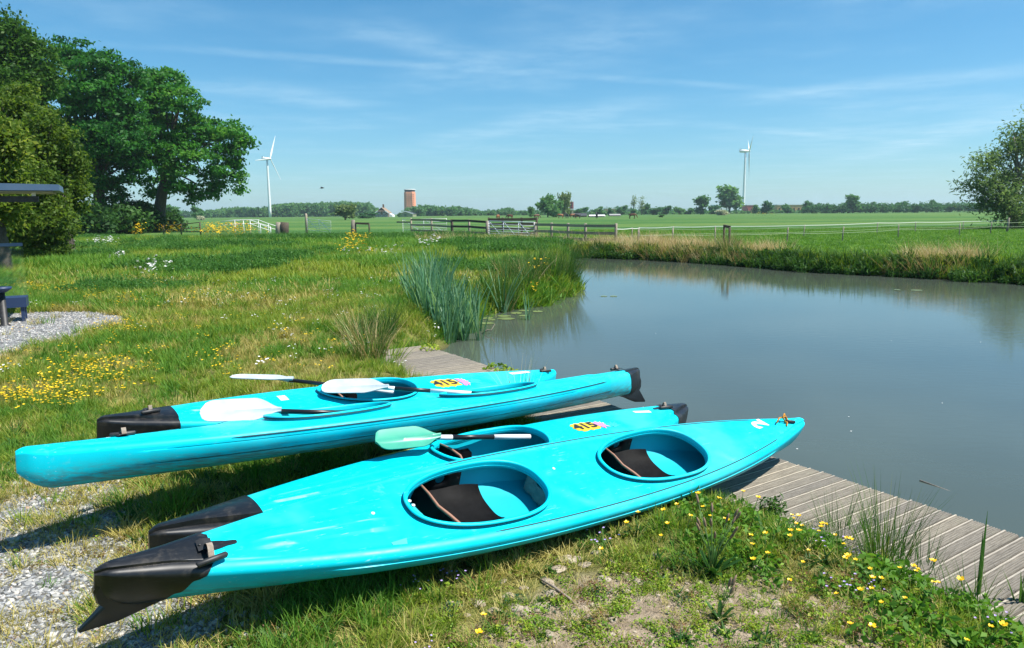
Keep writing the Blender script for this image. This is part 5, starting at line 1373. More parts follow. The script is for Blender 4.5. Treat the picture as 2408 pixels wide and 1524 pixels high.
def build_horses():
    bay = mat('bay_coat', (.16, .06, .025), .6, var=(.1, .035, .015), vscale=3); black = mat('dark_coat', (.025, .02, .018), .6); chest = mat('chestnut_coat', (.26, .09, .03), .6)
    for a in ((1171, 200, 'chestnut horse grazing behind the bright metal gate, left one', chest, 1.2, True), (1199, 200, 'brown horse grazing behind the bright metal gate, right one', bay, 2.6, True), (1262, 215, 'brown horse grazing right of the bright metal gate', bay, .3, True),
              (1318, 225, 'chestnut horse grazing in front of the beige house', chest, 3.1, True), (1333, 222, 'dark horse standing between two chestnut ones', black, 1.9, False), (1347, 225, 'chestnut horse grazing in front of the dark-roofed shed', chest, .2, True), (1358, 222, 'black horse grazing right of the chestnut ones', black, 3.0, True), (1403, 222, 'dark horse standing end-on under the white-roofed shelter', black, 1.6, False), (1487, 190, 'brown horse grazing alone below the thin poplars', bay, -.3, True)): horse(*a)
build_horses()

# ------------------------------------------------------------------ shelter and bench at the left
def build_shelter():
    M['blue_steel'] = mat('blue_grey_steel', (.06, .11, .19), .4, var=(.08, .13, .21), vscale=3)
    M['navy'] = mat('navy_bench', (.02, .04, .1), .45)
    M['soffit'] = mat('soffit_board', (.3, .29, .2), .7)
    g = mat('shelter_glass', (.75, .9, .85), .02); b = g.node_tree.nodes['Principled BSDF']; b.inputs['Transmission Weight'].default_value = .96; b.inputs['IOR'].default_value = 1.03; b.inputs['Alpha'].default_value = .35
    Y = 11.4; e = at(139, 441, Y); z = float(e[2]); RZ = .5
    r = empty('shelter', (e[0], Y, 0), RZ, 'small open shelter with a flat blue-grey roof at the left edge', 'shelter')
    mb = MB(); mb.prism([(-6, z - .05), (0, z - .045), (0, z + .045), (-6, z + .14)], 'y', 0, 1.25); part('roof', mb, M['blue_steel'], r)
    mb = MB(); mb.box((-3, .62, z - .062), (5.8, 1.1, .02)); part('soffit', mb, M['soffit'], r)
    mb = MB(); mb.box((-3.2, .3, z - .17), (5.8, .08, .09)); part('beam', mb, M['black'], r)
    mb = MB(); mb.box((-.36, .3, z - .09), (.05, .06, .08)); part('bracket', mb, M['white_paint'], r)
    for x in (-1.9, -5.6):
        for y in (.3, 1.1):
            mb = MB(); mb.box((x, y, (z - .07) / 2 - .1), (.08, .08, z + .1)); part('post', mb, M['black'], r)
    a = at(50, 572, 11.6)[2]
    mb = MB(); mb.box((-1.25, .62, a / 2 + .1), (1.3, .012, a - .2)); part('glass_panel', mb, g, r)
    mb = MB(); mb.box((-1.25, .61, a - .02), (1.3, .03, .05)); part('glass_rail', mb, M['blue_steel'], r)
    t, p = at(63, 699, 11.3), at(63, 722, 11.3); bz = float(gz(p[0], p[1]))
    b0 = empty('bench', (p[0], p[1], bz), RZ, 'dark blue box bench on thin legs under the shelter', 'bench')
    mb = MB(); mb.box((-.8, .19, (p[2] + t[2]) / 2 - bz), (1.6, .38, t[2] - p[2])); part('seat', mb, M['navy'], b0)
    for x in (-.06, -1.5):
        for y in (.05, .33):
            mb = MB(); mb.box((x, y, (p[2] - bz) / 2 - .02), (.05, .05, p[2] - bz + .06)); part('leg', mb, M['navy'], b0)
    p = at(2, 680, 10.9); bz = float(gz(p[0], p[1])); tb = empty('stand', (p[0], p[1], bz), 0, 'dark round-topped stand cut by the left picture edge', 'stand')
    mb = MB(); mb.lathe([(.14, 0), (.05, .03), (.045, p[2] - bz - .03)], n=14); part('pole', mb, M['black'], tb); mb = MB(); mb.lathe([(.06, p[2] - bz - .05), (.14, p[2] - bz), (.14, p[2] - bz + .03)], n=18); part('top', mb, M['navy'], tb)
build_shelter()
# ==NEXT4==

# ------------------------------------------------------------------ what grows on the ground
def in_view(x, y, m=1.3): return np.abs(x) < .74 * y + m
def sample(per_m2, x0, x1, y0, y1):
    n = int(per_m2 * (x1 - x0) * (y1 - y0)); x = RNG.uniform(x0, x1, n); y = RNG.uniform(y0, y1, n); k = in_view(x, y); return x[k], y[k]
def land(x, y, gap=.08):
    nn = x * DN[0] + y * DN[1]; ss_ = x * DE[0] + y * DE[1]
    edge = 3.42 + .16 * (fbm(ss_ * 1.7, ss_ * 0 + 3., 31) - .5)
    return (poly_sd(x, y, POND) > gap) & ~((nn > edge) & (nn < 4.4) & (ss_ > -8.6) & (y < 9.6))
def gravel(x, y):
    a = poly_sd(x, y, GRAVEL_NEAR) + .5 * (fbm(x * 2.2, y * 2.2, 21) - .5); b = poly_sd(x, y, GRAVEL_PATH) + .5 * (fbm(x * 2.2, y * 2.2, 21) - .5)
    return np.minimum(a, b)
def fit_under(x, y, h):                            # how much a plant of height h must shrink under a hull
    return np.clip((hull_clearance(x, y) - gz(x, y)) / h, 0, 1)
def build_ground_cover():
    short = [pm('grass_tuft', blades(22, .05, .085, .006, .55, .7, 200 + i), m=M['grass']) for i in range(4)]
    shortl = [pm('lush_tuft', blades(22, .05, .1, .006, .5, .7, 210 + i), m=M['lush']) for i in range(3)]
    dry = [pm('dry_tuft', blades(18, .06, .07, .005, .9, .8, 220 + i), m=M['dry']) for i in range(3)]
    clov = [pm('clover_patch', leaflets(46, .075, .05, .017, 230 + i, .55, .85), m=M['clover']) for i in range(3)]
    rosette = [pm('rosette', leaflets(14, .07, .05, .06, 240 + i, .5, .4), blades(8, .02, .07, .018, 1.1, .6, 244 + i), m=M['weed']) for i in range(3)]
    teal = [pm('small_weed', leaflets(60, .07, .07, .02, 250 + i, .4, .4), m=M['teal_weed']) for i in range(2)]
    red = [pm('red_weed', leaflets(50, .06, .07, .014, 255 + i, .3, .6), m=M['redweed']) for i in range(2)]
    # nearest: a mixed sward, patchy over bare soil
    x, y = sample(560, -4.5, 4.5, 1.9, 6.2); k = land(x, y, .02); x, y = x[k], y[k]
    g = gravel(x, y); bare = bare_soil(x, y); r = RNG.uniform(0, 1, len(x))
    lushness = fbm(x * 1.3, y * 1.3, 41) + .25 * sstep(2.6, 3.3, x * DN[0] + y * DN[1]) - .12 * np.exp(-((x - .5) ** 2 + (y - 2.6) ** 2) / .8)
    patch = fbm(x * 4, y * 4, 43); keep = r < np.where(g < 0, .05 + .55 * (patch > .52) + .25 * (g > -.35), np.where(bare > .5, .55 + .4 * (patch > .45), 1.0)) ; keep &= r < 1.1 - .5 * (patch < .4)
    kind = np.where(lushness > .62, 1, np.where(lushness < .47, 2, 0)); kind = np.where((RNG.uniform(0, 1, len(x)) < .28), RNG.integers(0, 3, len(x)), kind)
    kind = np.where((g < .15) & (RNG.uniform(0, 1, len(x)) < .62), 2, kind)
    u = RNG.uniform(0, 1, len(x)); cz = sstep(3.7, 2.3, y) * sstep(-.8, .4, x)
    kind = np.where(u < np.where(bare > .4, .75, .5) * cz, 3, kind); kind = np.where((u > .94) & (g > 0), 4, kind); kind = np.where((u > .9) & (u < .92) & (cz > .3), 5, kind); kind = np.where((u > .86) & (u < .9) & (patch > .55), 6, kind)
    sc = RNG.uniform(.55, 1.1, len(x)) * np.where(cz > .35, .62, .9); sc *= fit_under(x, y, .1); keep &= sc > .25
    sets = [(short, 'short_grass', 'short green grass around the kayaks'), (shortl, 'lush_grass', 'fresh green grass around the kayaks'), (dry, 'dry_grass', 'yellowed dry grass between the kayaks and gravel'), (clov, 'clover_cover', 'small round-leaved ground cover on the bank'), (rosette, 'weed_rosettes', 'flat dark weed rosettes in the turf'), (teal, 'grey_green_weeds', 'grey-green low weeds in the turf'), (red, 'reddish_weeds', 'reddish low weeds on the bare soil')]
    for i, (pr, nm, lab) in enumerate(sets):
        q = keep & (kind == i); scatter(nm, pr, x[q], y[q], sc[q], lab, -.004, .12)
    x, y = sample(420, -1.2, 2.6, 1.9, 3.7); k = land(x, y, .02) & (bare_soil(x, y) > .15) & (fbm(x * 5.5, y * 5.5, 47) > .43) & (hull_clearance(x, y) > 5); x, y = x[k], y[k]
    scatter('creeping_cover', clov + red[:1], x, y, RNG.uniform(.35, .85, len(x)), 'yellow-green creeping cover over the bare soil', -.004, .2)
    x, y = sample(150, -1.4, 2.6, 1.9, 3.9); k = land(x, y, .02) & (fbm(x * 3.5, y * 3.5, 48) > .5) & (hull_clearance(x, y) > 5); x, y = x[k], y[k]
    scatter('dead_litter', dry, x, y, RNG.uniform(.4, .8, len(x)), 'dead straw and withered stems lying on the bank', -.01, .5)
    x, y = sample(420, -4.6, -.8, 1.9, 4.9); k = (gravel(x, y) < .15) & (fbm(x * 2.4, y * 2.4, 57) + .25 * fbm(x * 8, y * 8, 58) > .62) & (hull_clearance(x, y) - gz(x, y) > .08); x, y = x[k], y[k]
    scatter('gravel_moss', dry + clov[:1] + dry + red[:1], x, y, RNG.uniform(.35, .75, len(x)), 'yellowish moss and withered grass creeping over the gravel', -.004, .3)
    x, y = sample(150, .6, 3.2, 1.9, 4.6); nn_ = x * DN[0] + y * DN[1]; k = land(x, y, .02) & (nn_ > 2.55) & (fbm(x * 3, y * 3, 59) > .42) & (hull_clearance(x, y) > 5); x, y = x[k], y[k]
    leafyg = [pm('leafy_weed', leaflets(34, .08, .1, .038, 258 + i, .45, .55, .01), m=M['lush']) for i in range(3)]
    scatter('leafy_weeds', leafyg, x, y, RNG.uniform(.5, 1.1, len(x)), 'fresh broad-leaved weeds along the near dock edge', -.004, .15)
    # meadow from the kayaks to mid distance
    mid = [pm('meadow_tuft', blades(26, .1, .15, .012, .55, .6, 260 + i), m=M['grass']) for i in range(4)]
    midl = [pm('meadow_lush', blades(26, .1, .17, .012, .55, .6, 270 + i), m=M['lush']) for i in range(4)]
    midd = [pm('meadow_dry', blades(24, .1, .13, .008, .7, .7, 275 + i), m=M['dry']) for i in range(3)]
    x, y = sample(120, -11, 4, 6.0, 15.5); k = land(x, y, .05); x, y = x[k], y[k]; g = gravel(x, y)
    n1 = fbm(x * .55, y * .55, 51); n2 = fbm(x * 1.9, y * 1.9, 53); r = RNG.uniform(0, 1, len(x)); keep = (g > -.02) | (r < .03)
    kind = np.where(n1 * .6 + n2 * .4 > .53, 1, 0); kind = np.where((n2 < .47) | ((g < .35) & (r < .55)), 2, kind); kind = np.where(RNG.uniform(0, 1, len(x)) < .25, RNG.integers(0, 3, len(x)), kind)
    sc = RNG.uniform(.5, 1.1, len(x)) * (.65 + .5 * sstep(7, 14, y)); sc *= fit_under(x, y, .16); keep &= sc > .2
    for i, (pr, nm, lab) in enumerate([(mid, 'meadow_grass', 'green meadow grass behind the kayaks'), (midl, 'meadow_lush_grass', 'lush meadow grass behind the kayaks'), (midd, 'meadow_dry_grass', 'straw-coloured patches in the meadow')]):
        q = keep & (kind == i); scatter(nm, pr, x[q], y[q], sc[q], lab, -.005, .1)
    # taller growth farther off
    tall = [pm('tall_tuft', blades(34, .28, .27, .032, .6, .5, 280 + i), m=M['lush']) for i in range(4)]
    tallg = [pm('tall_light', blades(34, .28, .22, .032, .6, .5, 285 + i), m=M['grass']) for i in range(3)]
    nettle = [pm('nettle_clump', leaflets(130, .36, .4, .075, 290 + i, .35, .5, .05), blades(26, .34, .42, .018, .4, .4, 294 + i), m=M['nettle']) for i in range(4)]
    x, y = sample(22, -30, 3.5, 14.5, 34); k = land(x, y, .1); x, y = x[k], y[k]; n1 = fbm(x * .25, y * .25, 61); r = RNG.uniform(0, 1, len(x)); g = gravel(x, y)
    kind = np.where(n1 + .08 * sstep(24, 34, y) > .65, 2, np.where(fbm(x * .6, y * .6, 63) > .5, 0, 1)); sc = RNG.uniform(.6, 1.2, len(x)) * (.6 + .5 * sstep(15, 24, y))
    for i, (pr, nm, lab) in enumerate([(tall, 'tall_grass', 'tall green grass across the middle of the meadow'), (tallg, 'tall_light_grass', 'lighter tall grass across the middle of the meadow'), (nettle, 'nettle_patches', 'dark nettle patches across the meadow')]):
        q = (kind == i) & (g > 0); scatter(nm, pr, x[q], y[q], sc[q], lab, -.01, .08)
    tand = [pm('tall_dry', blades(30, .26, .2, .028, .7, .6, 288 + i), m=M['dry']) for i in range(3)]
    x, y = sample(9, -30, 3.5, 12.5, 34); k = land(x, y, .1) & (fbm(x * .45, y * .45, 67) + .3 * (fbm(x * 1.6, y * 1.6, 68) - .5) > .52) & (gravel(x, y) > .2); x, y = x[k], y[k]
    scatter('meadow_straw', tand, x, y, RNG.uniform(.55, 1.05, len(x)), 'pale dry patches across the middle of the meadow', -.01, .1)
    x, y = sample(5.5, -52, 8, 33, 62); far_left = -8 + (y - 33) * -.0; k = land(x, y, .2) & (x < 1.5 + (y - 33) * -.15 + 1.5); x, y = x[k], y[k]
    n1 = fbm(x * .14, y * .14, 71); kind = np.where(n1 > .54, 2, np.where(fbm(x * .3, y * .3, 73) > .5, 0, 1)); sc = RNG.uniform(.8, 1.5, len(x)) * np.where(y > 52, .75, 1)
    for i, (pr, nm, lab) in enumerate([(tall, 'far_tall_grass', 'tall grass along the back of the meadow'), (tallg, 'far_light_grass', 'light tall grass along the back of the meadow'), (nettle, 'far_nettles', 'dark nettles along the back of the meadow')]):
        q = kind == i; scatter(nm, pr, x[q], y[q], sc[q], lab, -.02, .06)
    # growth on the far bank: leafy at the water, straw-coloured stalks above
    leafy = [pm('bank_leaf_clump', leaflets(70, .26, .3, .11, 300 + i, .35, .42, .0), blades(14, .2, .42, .03, .4, .5, 304 + i), m=M['weed']) for i in range(4)]
    leafl = [pm('bank_light_clump', leaflets(60, .26, .34, .1, 310 + i, .35, .42, .0), blades(16, .2, .46, .025, .5, .5, 314 + i), m=M['clover']) for i in range(3)]
    straw = [pm('straw_clump', blades(20, .24, .52, .011, .8, .45, 320 + i, .5), m=M['straw']) for i in range(4)]
    BK = np.array([(2.2, 31.8), (2.7, 33.1), (5.39, 31.2), (8.0, 27.8), (9.7, 24), (11.6, 22.1), (13.7, 19.5), (18, 13)])
    def bank(n, lo, hi, pw=1.):
        L = np.r_[0, np.cumsum(np.hypot(*np.diff(BK, axis=0).T))]; t = RNG.uniform(0, L[-1], n); px = np.interp(t, L, BK[:, 0]); py = np.interp(t, L, BK[:, 1])
        d = lo + (hi - lo) * RNG.uniform(0, 1, n) ** pw; return px + d * .78 + RNG.normal(0, .1, n), py + d * .63, t
    x, y, t = bank(800, -.15, .8); scatter('bank_weeds', leafy, x, y, RNG.uniform(.6, 1.2, len(x)), 'dark leafy growth at the water line of the far bank', 0, .1, z=np.maximum(gz(x, y), WATER))
    x, y, t = bank(900, .0, 1.7); scatter('bank_light_weeds', leafl, x, y, RNG.uniform(.35, .85, len(x)), 'yellow-green leafy growth on the far bank', 0, .1)
    x, y, t = bank(2300, .0, 2.4); k = fbm(t * .35, t * 0 + 7., 81) + .1 * (t < 8) > .45; scatter('bank_straw', straw, x[k], y[k], RNG.uniform(.5, 1.15, int(k.sum())), 'straw-coloured dead stalks along the far bank', 0, .12)
    t = RNG.uniform(0, 1, 420); px = np.interp(t, [0, .15, .3, .45, .6, .75, 1], [-.98, -.92, -.35, .5, 1.3, 1.58, 1.7]); py = np.interp(t, [0, .15, .3, .45, .6, .75, 1], [12.6, 14.0, 15.2, 15.9, 17.6, 19.5, 24.5]); d = RNG.uniform(-.45, .12, 420)
    x, y = px + d, py - d * .5; scatter('left_bank_grass', tall + tallg, x, y, RNG.uniform(.5, 1.1, 420), 'long grass hanging over the left bank', -.02, .3, z=np.maximum(gz(x, y), WATER - .02))
    # straw and scrub before the corral, grass on the pasture beyond the bank
    x = RNG.uniform(-8, 9, 900); y = RNG.uniform(34, 46, 900); k = (y > 41 - .9 * (x + 2) * (x > -2)) & (fbm(x * .3, y * .3, 83) > .42); scatter('corral_straw', straw, x[k], y[k], RNG.uniform(.6, 1.2, int(k.sum())), 'straw-coloured dead grass in front of the corral', 0, .12)
    past = [pm('pasture_tuft', blades(50, .4, .1, .03, .7, .5, 330 + i), m=M['lush']) for i in range(3)]
    x = RNG.uniform(3, 60, 26000); y = RNG.uniform(20, 75, 26000); k = in_view(x, y, 2) & (poly_sd(x, y, POND) > 1.5); scatter('pasture_grass', past, x[k], y[k], RNG.uniform(.5, 1.2, int(k.sum())), 'grazed grass of the pasture beyond the pond', -.01, .05)
    # gravel stones
    peb = []
    for i in range(5):
        bm = bmesh.new(); bmesh.ops.create_icosphere(bm, subdivisions=1, radius=1); g_ = random.Random(i)
        for v in bm.verts: v.co = Vector((v.co.x * (1 + g_.uniform(-.25, .25)), v.co.y * (.75 + g_.uniform(-.2, .2)), v.co.z * (.5 + g_.uniform(-.12, .12))))
        me = bpy.data.meshes.new('pebble'); bm.to_mesh(me); bm.free(); me.materials.append(M['pebble']); peb.append(me)
    x, y = sample(2600, -4.6, -.9, 1.9, 4.9); g = gravel(x, y); k = g < .1 * RNG.normal(0, 1, len(x)) + .0; x, y = x[k], y[k]
    scatter('gravel_stones', peb, x, y, RNG.uniform(.006, .017, len(x)) * (1 + .6 * (RNG.uniform(0, 1, len(x)) > .95)), 'loose grey gravel stones beside the kayaks', .006, .4)
    x, y = sample(900, -13, -5.5, 7.2, 12.8); g = gravel(x, y); k = g < .06 * RNG.normal(0, 1, len(x)); x, y = x[k], y[k]
    scatter('path_stones', peb, x, y, RNG.uniform(.01, .022, len(x)), 'loose pale stones of the gravel path', .008, .4)
    x, y = sample(220, -.9, 2.2, 1.9, 3.6); k = (bare_soil(x, y) > .35) & land(x, y); x, y = x[k], y[k]
    M['crumb'] = mat('soil_crumbs', (.3, .24, .17), .95, var=(.42, .35, .27), vscale=30)
    crumb = [m.copy() for m in peb]
    for m in crumb: m.materials.clear(); m.materials.append(M['crumb'])
    scatter('soil_crumbs', crumb, x, y, RNG.uniform(.004, .016, len(x)), 'crumbled dry soil and small stones', .0, .4)
    # drifts of small flowers, too many to count
    def flowerhead(m, r, n, h, seed):
        mb = MB(); g_ = random.Random(seed)
        for i in range(n):
            px, py, hh = g_.gauss(0, .06), g_.gauss(0, .06), h * g_.uniform(.7, 1.2); a = g_.uniform(0, 6.28)
            mb.add([(px, py, 0), (px + .003, py, 0), (px + .002, py, hh)], [(0, 1, 2)], 1, False)
            ring = [(px + r * math.cos(a + q * 1.2566), py + r * math.sin(a + q * 1.2566), hh + g_.uniform(0, .3) * r) for q in range(5)]
            mb.add(ring + [(px, py, hh - .2 * r)], [(q, (q + 1) % 5, 5) for q in range(5)], 0, False)
        return mb.mesh('flower_heads', [m, M['stalk']])
    yel = [flowerhead(M['petal'], .0115, 6, .13, i) for i in range(3)]; whi = [flowerhead(M['petal_white'], .011, 4, .1, 10 + i) for i in range(2)]; vio = [flowerhead(M['petal_violet'], .006, 9, .06, 20 + i) for i in range(2)]
    big = [flowerhead(M['petal'], .026, 9, .45, 30 + i) for i in range(2)]; bigw = [flowerhead(M['petal_white'], .05, 6, .5, 40 + i) for i in range(2)]
    X, Yv, Sc = [], [], []
    for u, v, su, sv, n in ((190, 888, 66, 28, 46), (120, 925, 44, 14, 20), (40, 935, 30, 10, 24), (230, 860, 60, 9, 20), (285, 770, 28, 10, 30), (80, 682, 70, 6, 34), (300, 715, 60, 8, 24), (190, 690, 40, 6, 20), (930, 617, 48, 3, 90), (870, 622, 30, 2, 60), (400, 700, 200, 30, 60), (160, 860, 120, 40, 20), (600, 800, 250, 50, 60), (500, 650, 200, 30, 50)):
        for _ in range(n):
            p = on(random.gauss(u, su), min(1000, random.gauss(v, sv)), .05); X.append(p[0]); Yv.append(p[1]); Sc.append(random.uniform(.7, 1.2) * (1 if v > 750 else 1.3))
    X, Yv, Sc = map(np.array, (X, Yv, Sc)); k = land(X, Yv) & (Yv < 30); scatter('yellow_flowers', yel, X[k], Yv[k], Sc[k] * fit_under(X[k], Yv[k], .2), 'drifts of small yellow flowers in the meadow', 0, .1)
    x, y = sample(5, -12, 1, 7, 24); k = land(x, y) & (fbm(x * .7, y * .7, 91) > .52) & (gravel(x, y) > .1); scatter('white_flowers', whi, x[k], y[k], RNG.uniform(.8, 1.4, int(k.sum())), 'scattered small white flowers in the meadow', .02, .1)
    x, y = sample(12, -.8, 3, 1.9, 3.4); k = land(x, y) & (fbm(x * 3, y * 3, 93) > .55); scatter('violet_flowers', vio, x[k], y[k], RNG.uniform(.7, 1.2, int(k.sum())), 'tiny violet flowers in the ground cover', 0, .1)
    X, Yv = [], []
    for u, v, Y0, su, n in ((520, 533, 52, 34, 60), (555, 536, 50, 30, 34), (400, 540, 55, 16, 16), (845, 540, 40, 16, 12), (832, 556, 34, 14, 7), (840, 583, 25, 16, 9), (325, 548, 50, 8, 10), (1800, 503, 260, 20, 30), (1260, 620, 17.5, 8, 6)):
        for _ in range(n): q = Y0 + random.gauss(0, 1.6); p = at(random.gauss(u, su), 540, q); X.append(p[0]); Yv.append(q)
    X, Yv = np.array(X), np.array(Yv); scatter('tall_yellow_flowers', big, X, Yv, RNG.uniform(.8, 1.4, len(X)) * np.where(Yv > 45, 1.9, 1.3) * np.where(Yv < 20, .6, 1), 'stands of tall yellow flowers at the back of the meadow', 0, .1)
    X, Yv = [], []
    for u, Y0, su, n in ((240, 40, 18, 22), (268, 26, 8, 16), (350, 20, 22, 18), (165, 34, 10, 8), (1010, 33, 14, 10), (880, 27, 30, 20)):
        for _ in range(n): q = Y0 + random.gauss(0, 1.2); p = at(random.gauss(u, su), 560, q); X.append(p[0]); Yv.append(q)
    X, Yv = np.array(X), np.array(Yv); scatter('white_umbels', bigw, X, Yv, RNG.uniform(.6, 1.1, len(X)) * np.where(Yv > 30, 1.2, .8), 'white flower umbels along the meadow', 0, .1)
build_ground_cover()

# ------------------------------------------------------------------ plants one can tell apart
def plant(name, label, x, y, meshes, rz=0., scale=1., cat='plant', group=None, z=None, names=None):
    r = empty(name, (x, y, float(gz(x, y)) if z is None else z), rz, label, cat, group)
    for i, me in enumerate(meshes): obj(names[i] if names else 'leaves', me, r, scale=scale)
    return r
def reed_mesh(n, h, w, seed, r=.08, lean=.2): return pm('reed_leaves', blades(n, r, h, w, lean, .35, seed, .25, 5), m=M['reed'])
def rush_mesh(n, h, w, seed, r=.1, lean=.28, m='rush'): return pm('rush_stems', blades(n, r, h, w, lean, .3, seed, .3, 4), m=M[m])
def build_plants():
    reeds = [reed_mesh(8, 1.0, .042, 400 + i, .09, .3) for i in range(6)]
    spots = []
    g = random.Random(5)
    bed = [(950, 722), (972, 770), (990, 802), (1055, 813), (1125, 797), (1118, 768), (1085, 738), (1010, 714)]
    while len(spots) < 96:
        u, v = g.uniform(945, 1130), g.uniform(712, 815)
        if float(poly_sd(np.array([u]), np.array([v]), bed)[0]) < 0: p = on(u, v, WATER); spots.append((p[0], p[1]))
    for x, y in spots:
        plant('reed_plant', 'blue-green reed in the %s of the dense stand' % ('meadow flank' if x < -1.55 else 'middle' if x < -1.0 else 'flank by the water'), x, y, [reeds[g.randrange(6)]], g.uniform(0, 6.3), g.uniform(.55, .98), 'reed', 'reeds standing at the pond edge', max(WATER - .05, float(gz(x, y)) - .03))
    for u, v, sc, lab in ((1180, 735, 1.05, 'tall blue-green reed standing apart right of the dense reed stand'), (1240, 752, .6, 'short blue-green reed at the lily leaves'), (1128, 800, .75, 'pale reed plant at the right end of the dense stand')):
        p = on(u, v, WATER); plant('reed_plant', lab, p[0], p[1], [reeds[g.randrange(6)]], g.uniform(0, 6), sc, 'reed', 'single reeds at the pond edge', WATER - .05)
    rush = [rush_mesh(62, .95, .016, 420 + i, .22, .42) for i in range(4)]; brown = rush_mesh(22, .85, .014, 429, .24, .6, 'straw')
    for i in range(30):
        q = i / 29; u = 1150 + 175 * q + g.uniform(-14, 14); v = 728 - 50 * q - g.uniform(0, 34); p = on(u, v, -.25)
        plant('rush_clump', 'green rush clump on the %s of the bank right of the reeds' % ('near half' if q < .5 else 'far half'), p[0], p[1], [rush[g.randrange(4)]] + ([brown] if i % 2 else []), g.uniform(0, 6), g.uniform(.45, .95), 'rush', 'rushes along the left bank', max(float(gz(p[0], p[1])), WATER) - .03)
    p = on(1325, 682, WATER); plant('rush_clump', 'big dark spreading rush clump at the tip of the left bank', p[0], p[1], [rush_mesh(420, 1.15, .01, 440, .22, .55)], 0, 1.1, 'rush', 'large rush clumps', WATER - .03)
    p = on(1290, 695, WATER); plant('iris_plant', 'bright green iris beside the big dark rush clump', p[0], p[1], [pm('iris', blades(16, .1, .95, .035, .25, .3, 441), m=M['lush'])], 0, 1., 'iris', None, WATER - .03)
    p = on(1716, 620, WATER); plant('rush_clump', 'brownish rush clump around the wooden bracket on the far bank', p[0], p[1] + .4, [rush_mesh(160, .85, .012, 442, .35, .45), rush_mesh(70, .95, .011, 443, .3, .45, 'straw')], 0, 1., 'rush', 'large rush clumps')
    for u, v, lab in ((870, 850, 'brown and green tussock at the left end of the dock'), (910, 838, 'yellow-green tussock touching the dock corner'), (840, 800, 'straw-tipped tussock on the bank left of the reeds'), (905, 790, 'dark green tussock right beside the reeds')):
        p = on(u, v, -.08); ms = [rush_mesh(170, .5, .008, 450 + u, .16, .6)]
        if 'brown' in lab or 'straw' in lab: ms.append(rush_mesh(90, .5, .007, 470 + u, .18, .7, 'straw'))
        if 'yellow' in lab: ms = [pm('tuft', blades(120, .12, .42, .012, .6, .5, 480), m=M['clover'])]
        plant('grass_tussock', lab, p[0], p[1], ms, 0, 1., 'grass tussock', 'tussocks by the dock')
    # by the near side of the dock
    def near(u, v): p = on(u, v, -.12); return p[0], p[1]
    for u, v, n, h, lab in ((1985, 1262, 150, .34, 'low dense rush clump left of the tall one at the dock edge'), (2075, 1318, 170, .46, 'tall rush clump leaning over the dock planks'), (2150, 1345, 60, .3, 'thin grass clump right of the tall rush clump'), (2275, 1440, 40, .22, 'sparse grass clump before the lone iris stem')):
        x, y = near(u, v); plant('rush_clump', lab, x, y, [rush_mesh(n, h, .0045, 500 + u, .09, .32)], 0, 1., 'rush', 'rush clumps at the near dock edge')
    p = at(1222, 838, 5.95); hh = p[2] - DOCK_TOP; plant('dry_tuft', 'dry grey grass tuft growing through the dock between two kayaks', p[0], p[1], [rush_mesh(26, hh, .006, 520, .06, .3, 'straw'), rush_mesh(34, hh * .75, .006, 521, .09, .45)], 0, 1., 'grass tuft', None, DOCK_TOP - .01)
    for u, v, lab in ((1010, 822, 'green weeds on the far corner of the dock'), (1165, 868, 'weed tuft on the dock edge nearest the lily leaves'), (1192, 880, 'small weed tuft on the dock edge beside the rearmost kayak')):
        p = on(u, v, DOCK_TOP); plant('weed_tuft', lab, p[0], p[1], [pm('leaves', leaflets(60, .13, .07, .05, 530 + u, .5, .5), m=M['clover'])], 0, 1., 'weed', 'weeds on the dock', DOCK_TOP)
    def leaf_blade(L, w, curl, m, seed, seg=7, fold=.18):
        mb = MB(); P = []
        for i in range(seg + 1):
            t = i / seg; ww = w * math.sin(min(1, t * 1.08 + .06) * math.pi) ** .75 * .5; a = curl * t
            x = L * (t - .25 * curl * t * t * .6); z = L * .9 * t * math.cos(a * .9) * (1 - .45 * curl * t)
            P.append([(x * .55, -ww, z + fold * ww), (x * .55, -ww * .5, z), (x * .55, 0, z - fold * ww), (x * .55, ww * .5, z), (x * .55, ww, z + fold * ww)])
        mb.grid(P); return mb.mesh('leaf', m)
    pl = leaf_mat('plantain_leaf', (.03, .09, .016), (.055, .15, .025), (.09, .2, .03), .3); irm = leaf_mat('iris_leaf', (.05, .13, .03), (.1, .2, .045), (.17, .27, .07), .35)
    def plantain(label, u, v, n, L, spikes, seed):
        x, y = near(u, v); r = empty('plantain', (x, y, float(gz(x, y)) - .005), 0, label, 'plant', 'ribwort plantains'); g = random.Random(seed); ms = [leaf_blade(L * k, L * .17, c, pl, i) for i, (k, c) in enumerate(((1, .5), (.85, .9), (.7, 1.3), (.95, .3)))]
        for i in range(n): obj('leaf', g.choice(ms), r, rot=(g.uniform(-.2, .2), g.uniform(-.1, .35), g.uniform(0, 6.28)), scale=g.uniform(.7, 1.15))
        for i in range(spikes):
            a = g.uniform(0, 6.28); l = L * g.uniform(1.0, 1.55); o = g.uniform(.15, .45) * l; mb = MB()
            P = [(0, 0, 0), (o * .3 * math.cos(a), o * .3 * math.sin(a), l * .5), (o * math.cos(a), o * math.sin(a), l)]; mb.tube(P, .0017, 5); sp = part('flower_stem', mb, M['stalk'], r)
            d = (Vector(P[2]) - Vector(P[1])).normalized(); hb = MB(); e = Vector(P[2]); hb.tube([e, e + d * .008, e + d * .03, e + d * .045], [.003, .0062, .0058, .002], 7); part('seed_head', hb, M['seedhead'], sp)
    M['seedhead'] = mat('brown_seed_head', (.16, .1, .06), .9, var=(.24, .17, .11), vscale=150)
    plantain('large ribwort plantain with long brown seed heads in the bare patch', 1672, 1400, 30, .2, 13, 1)
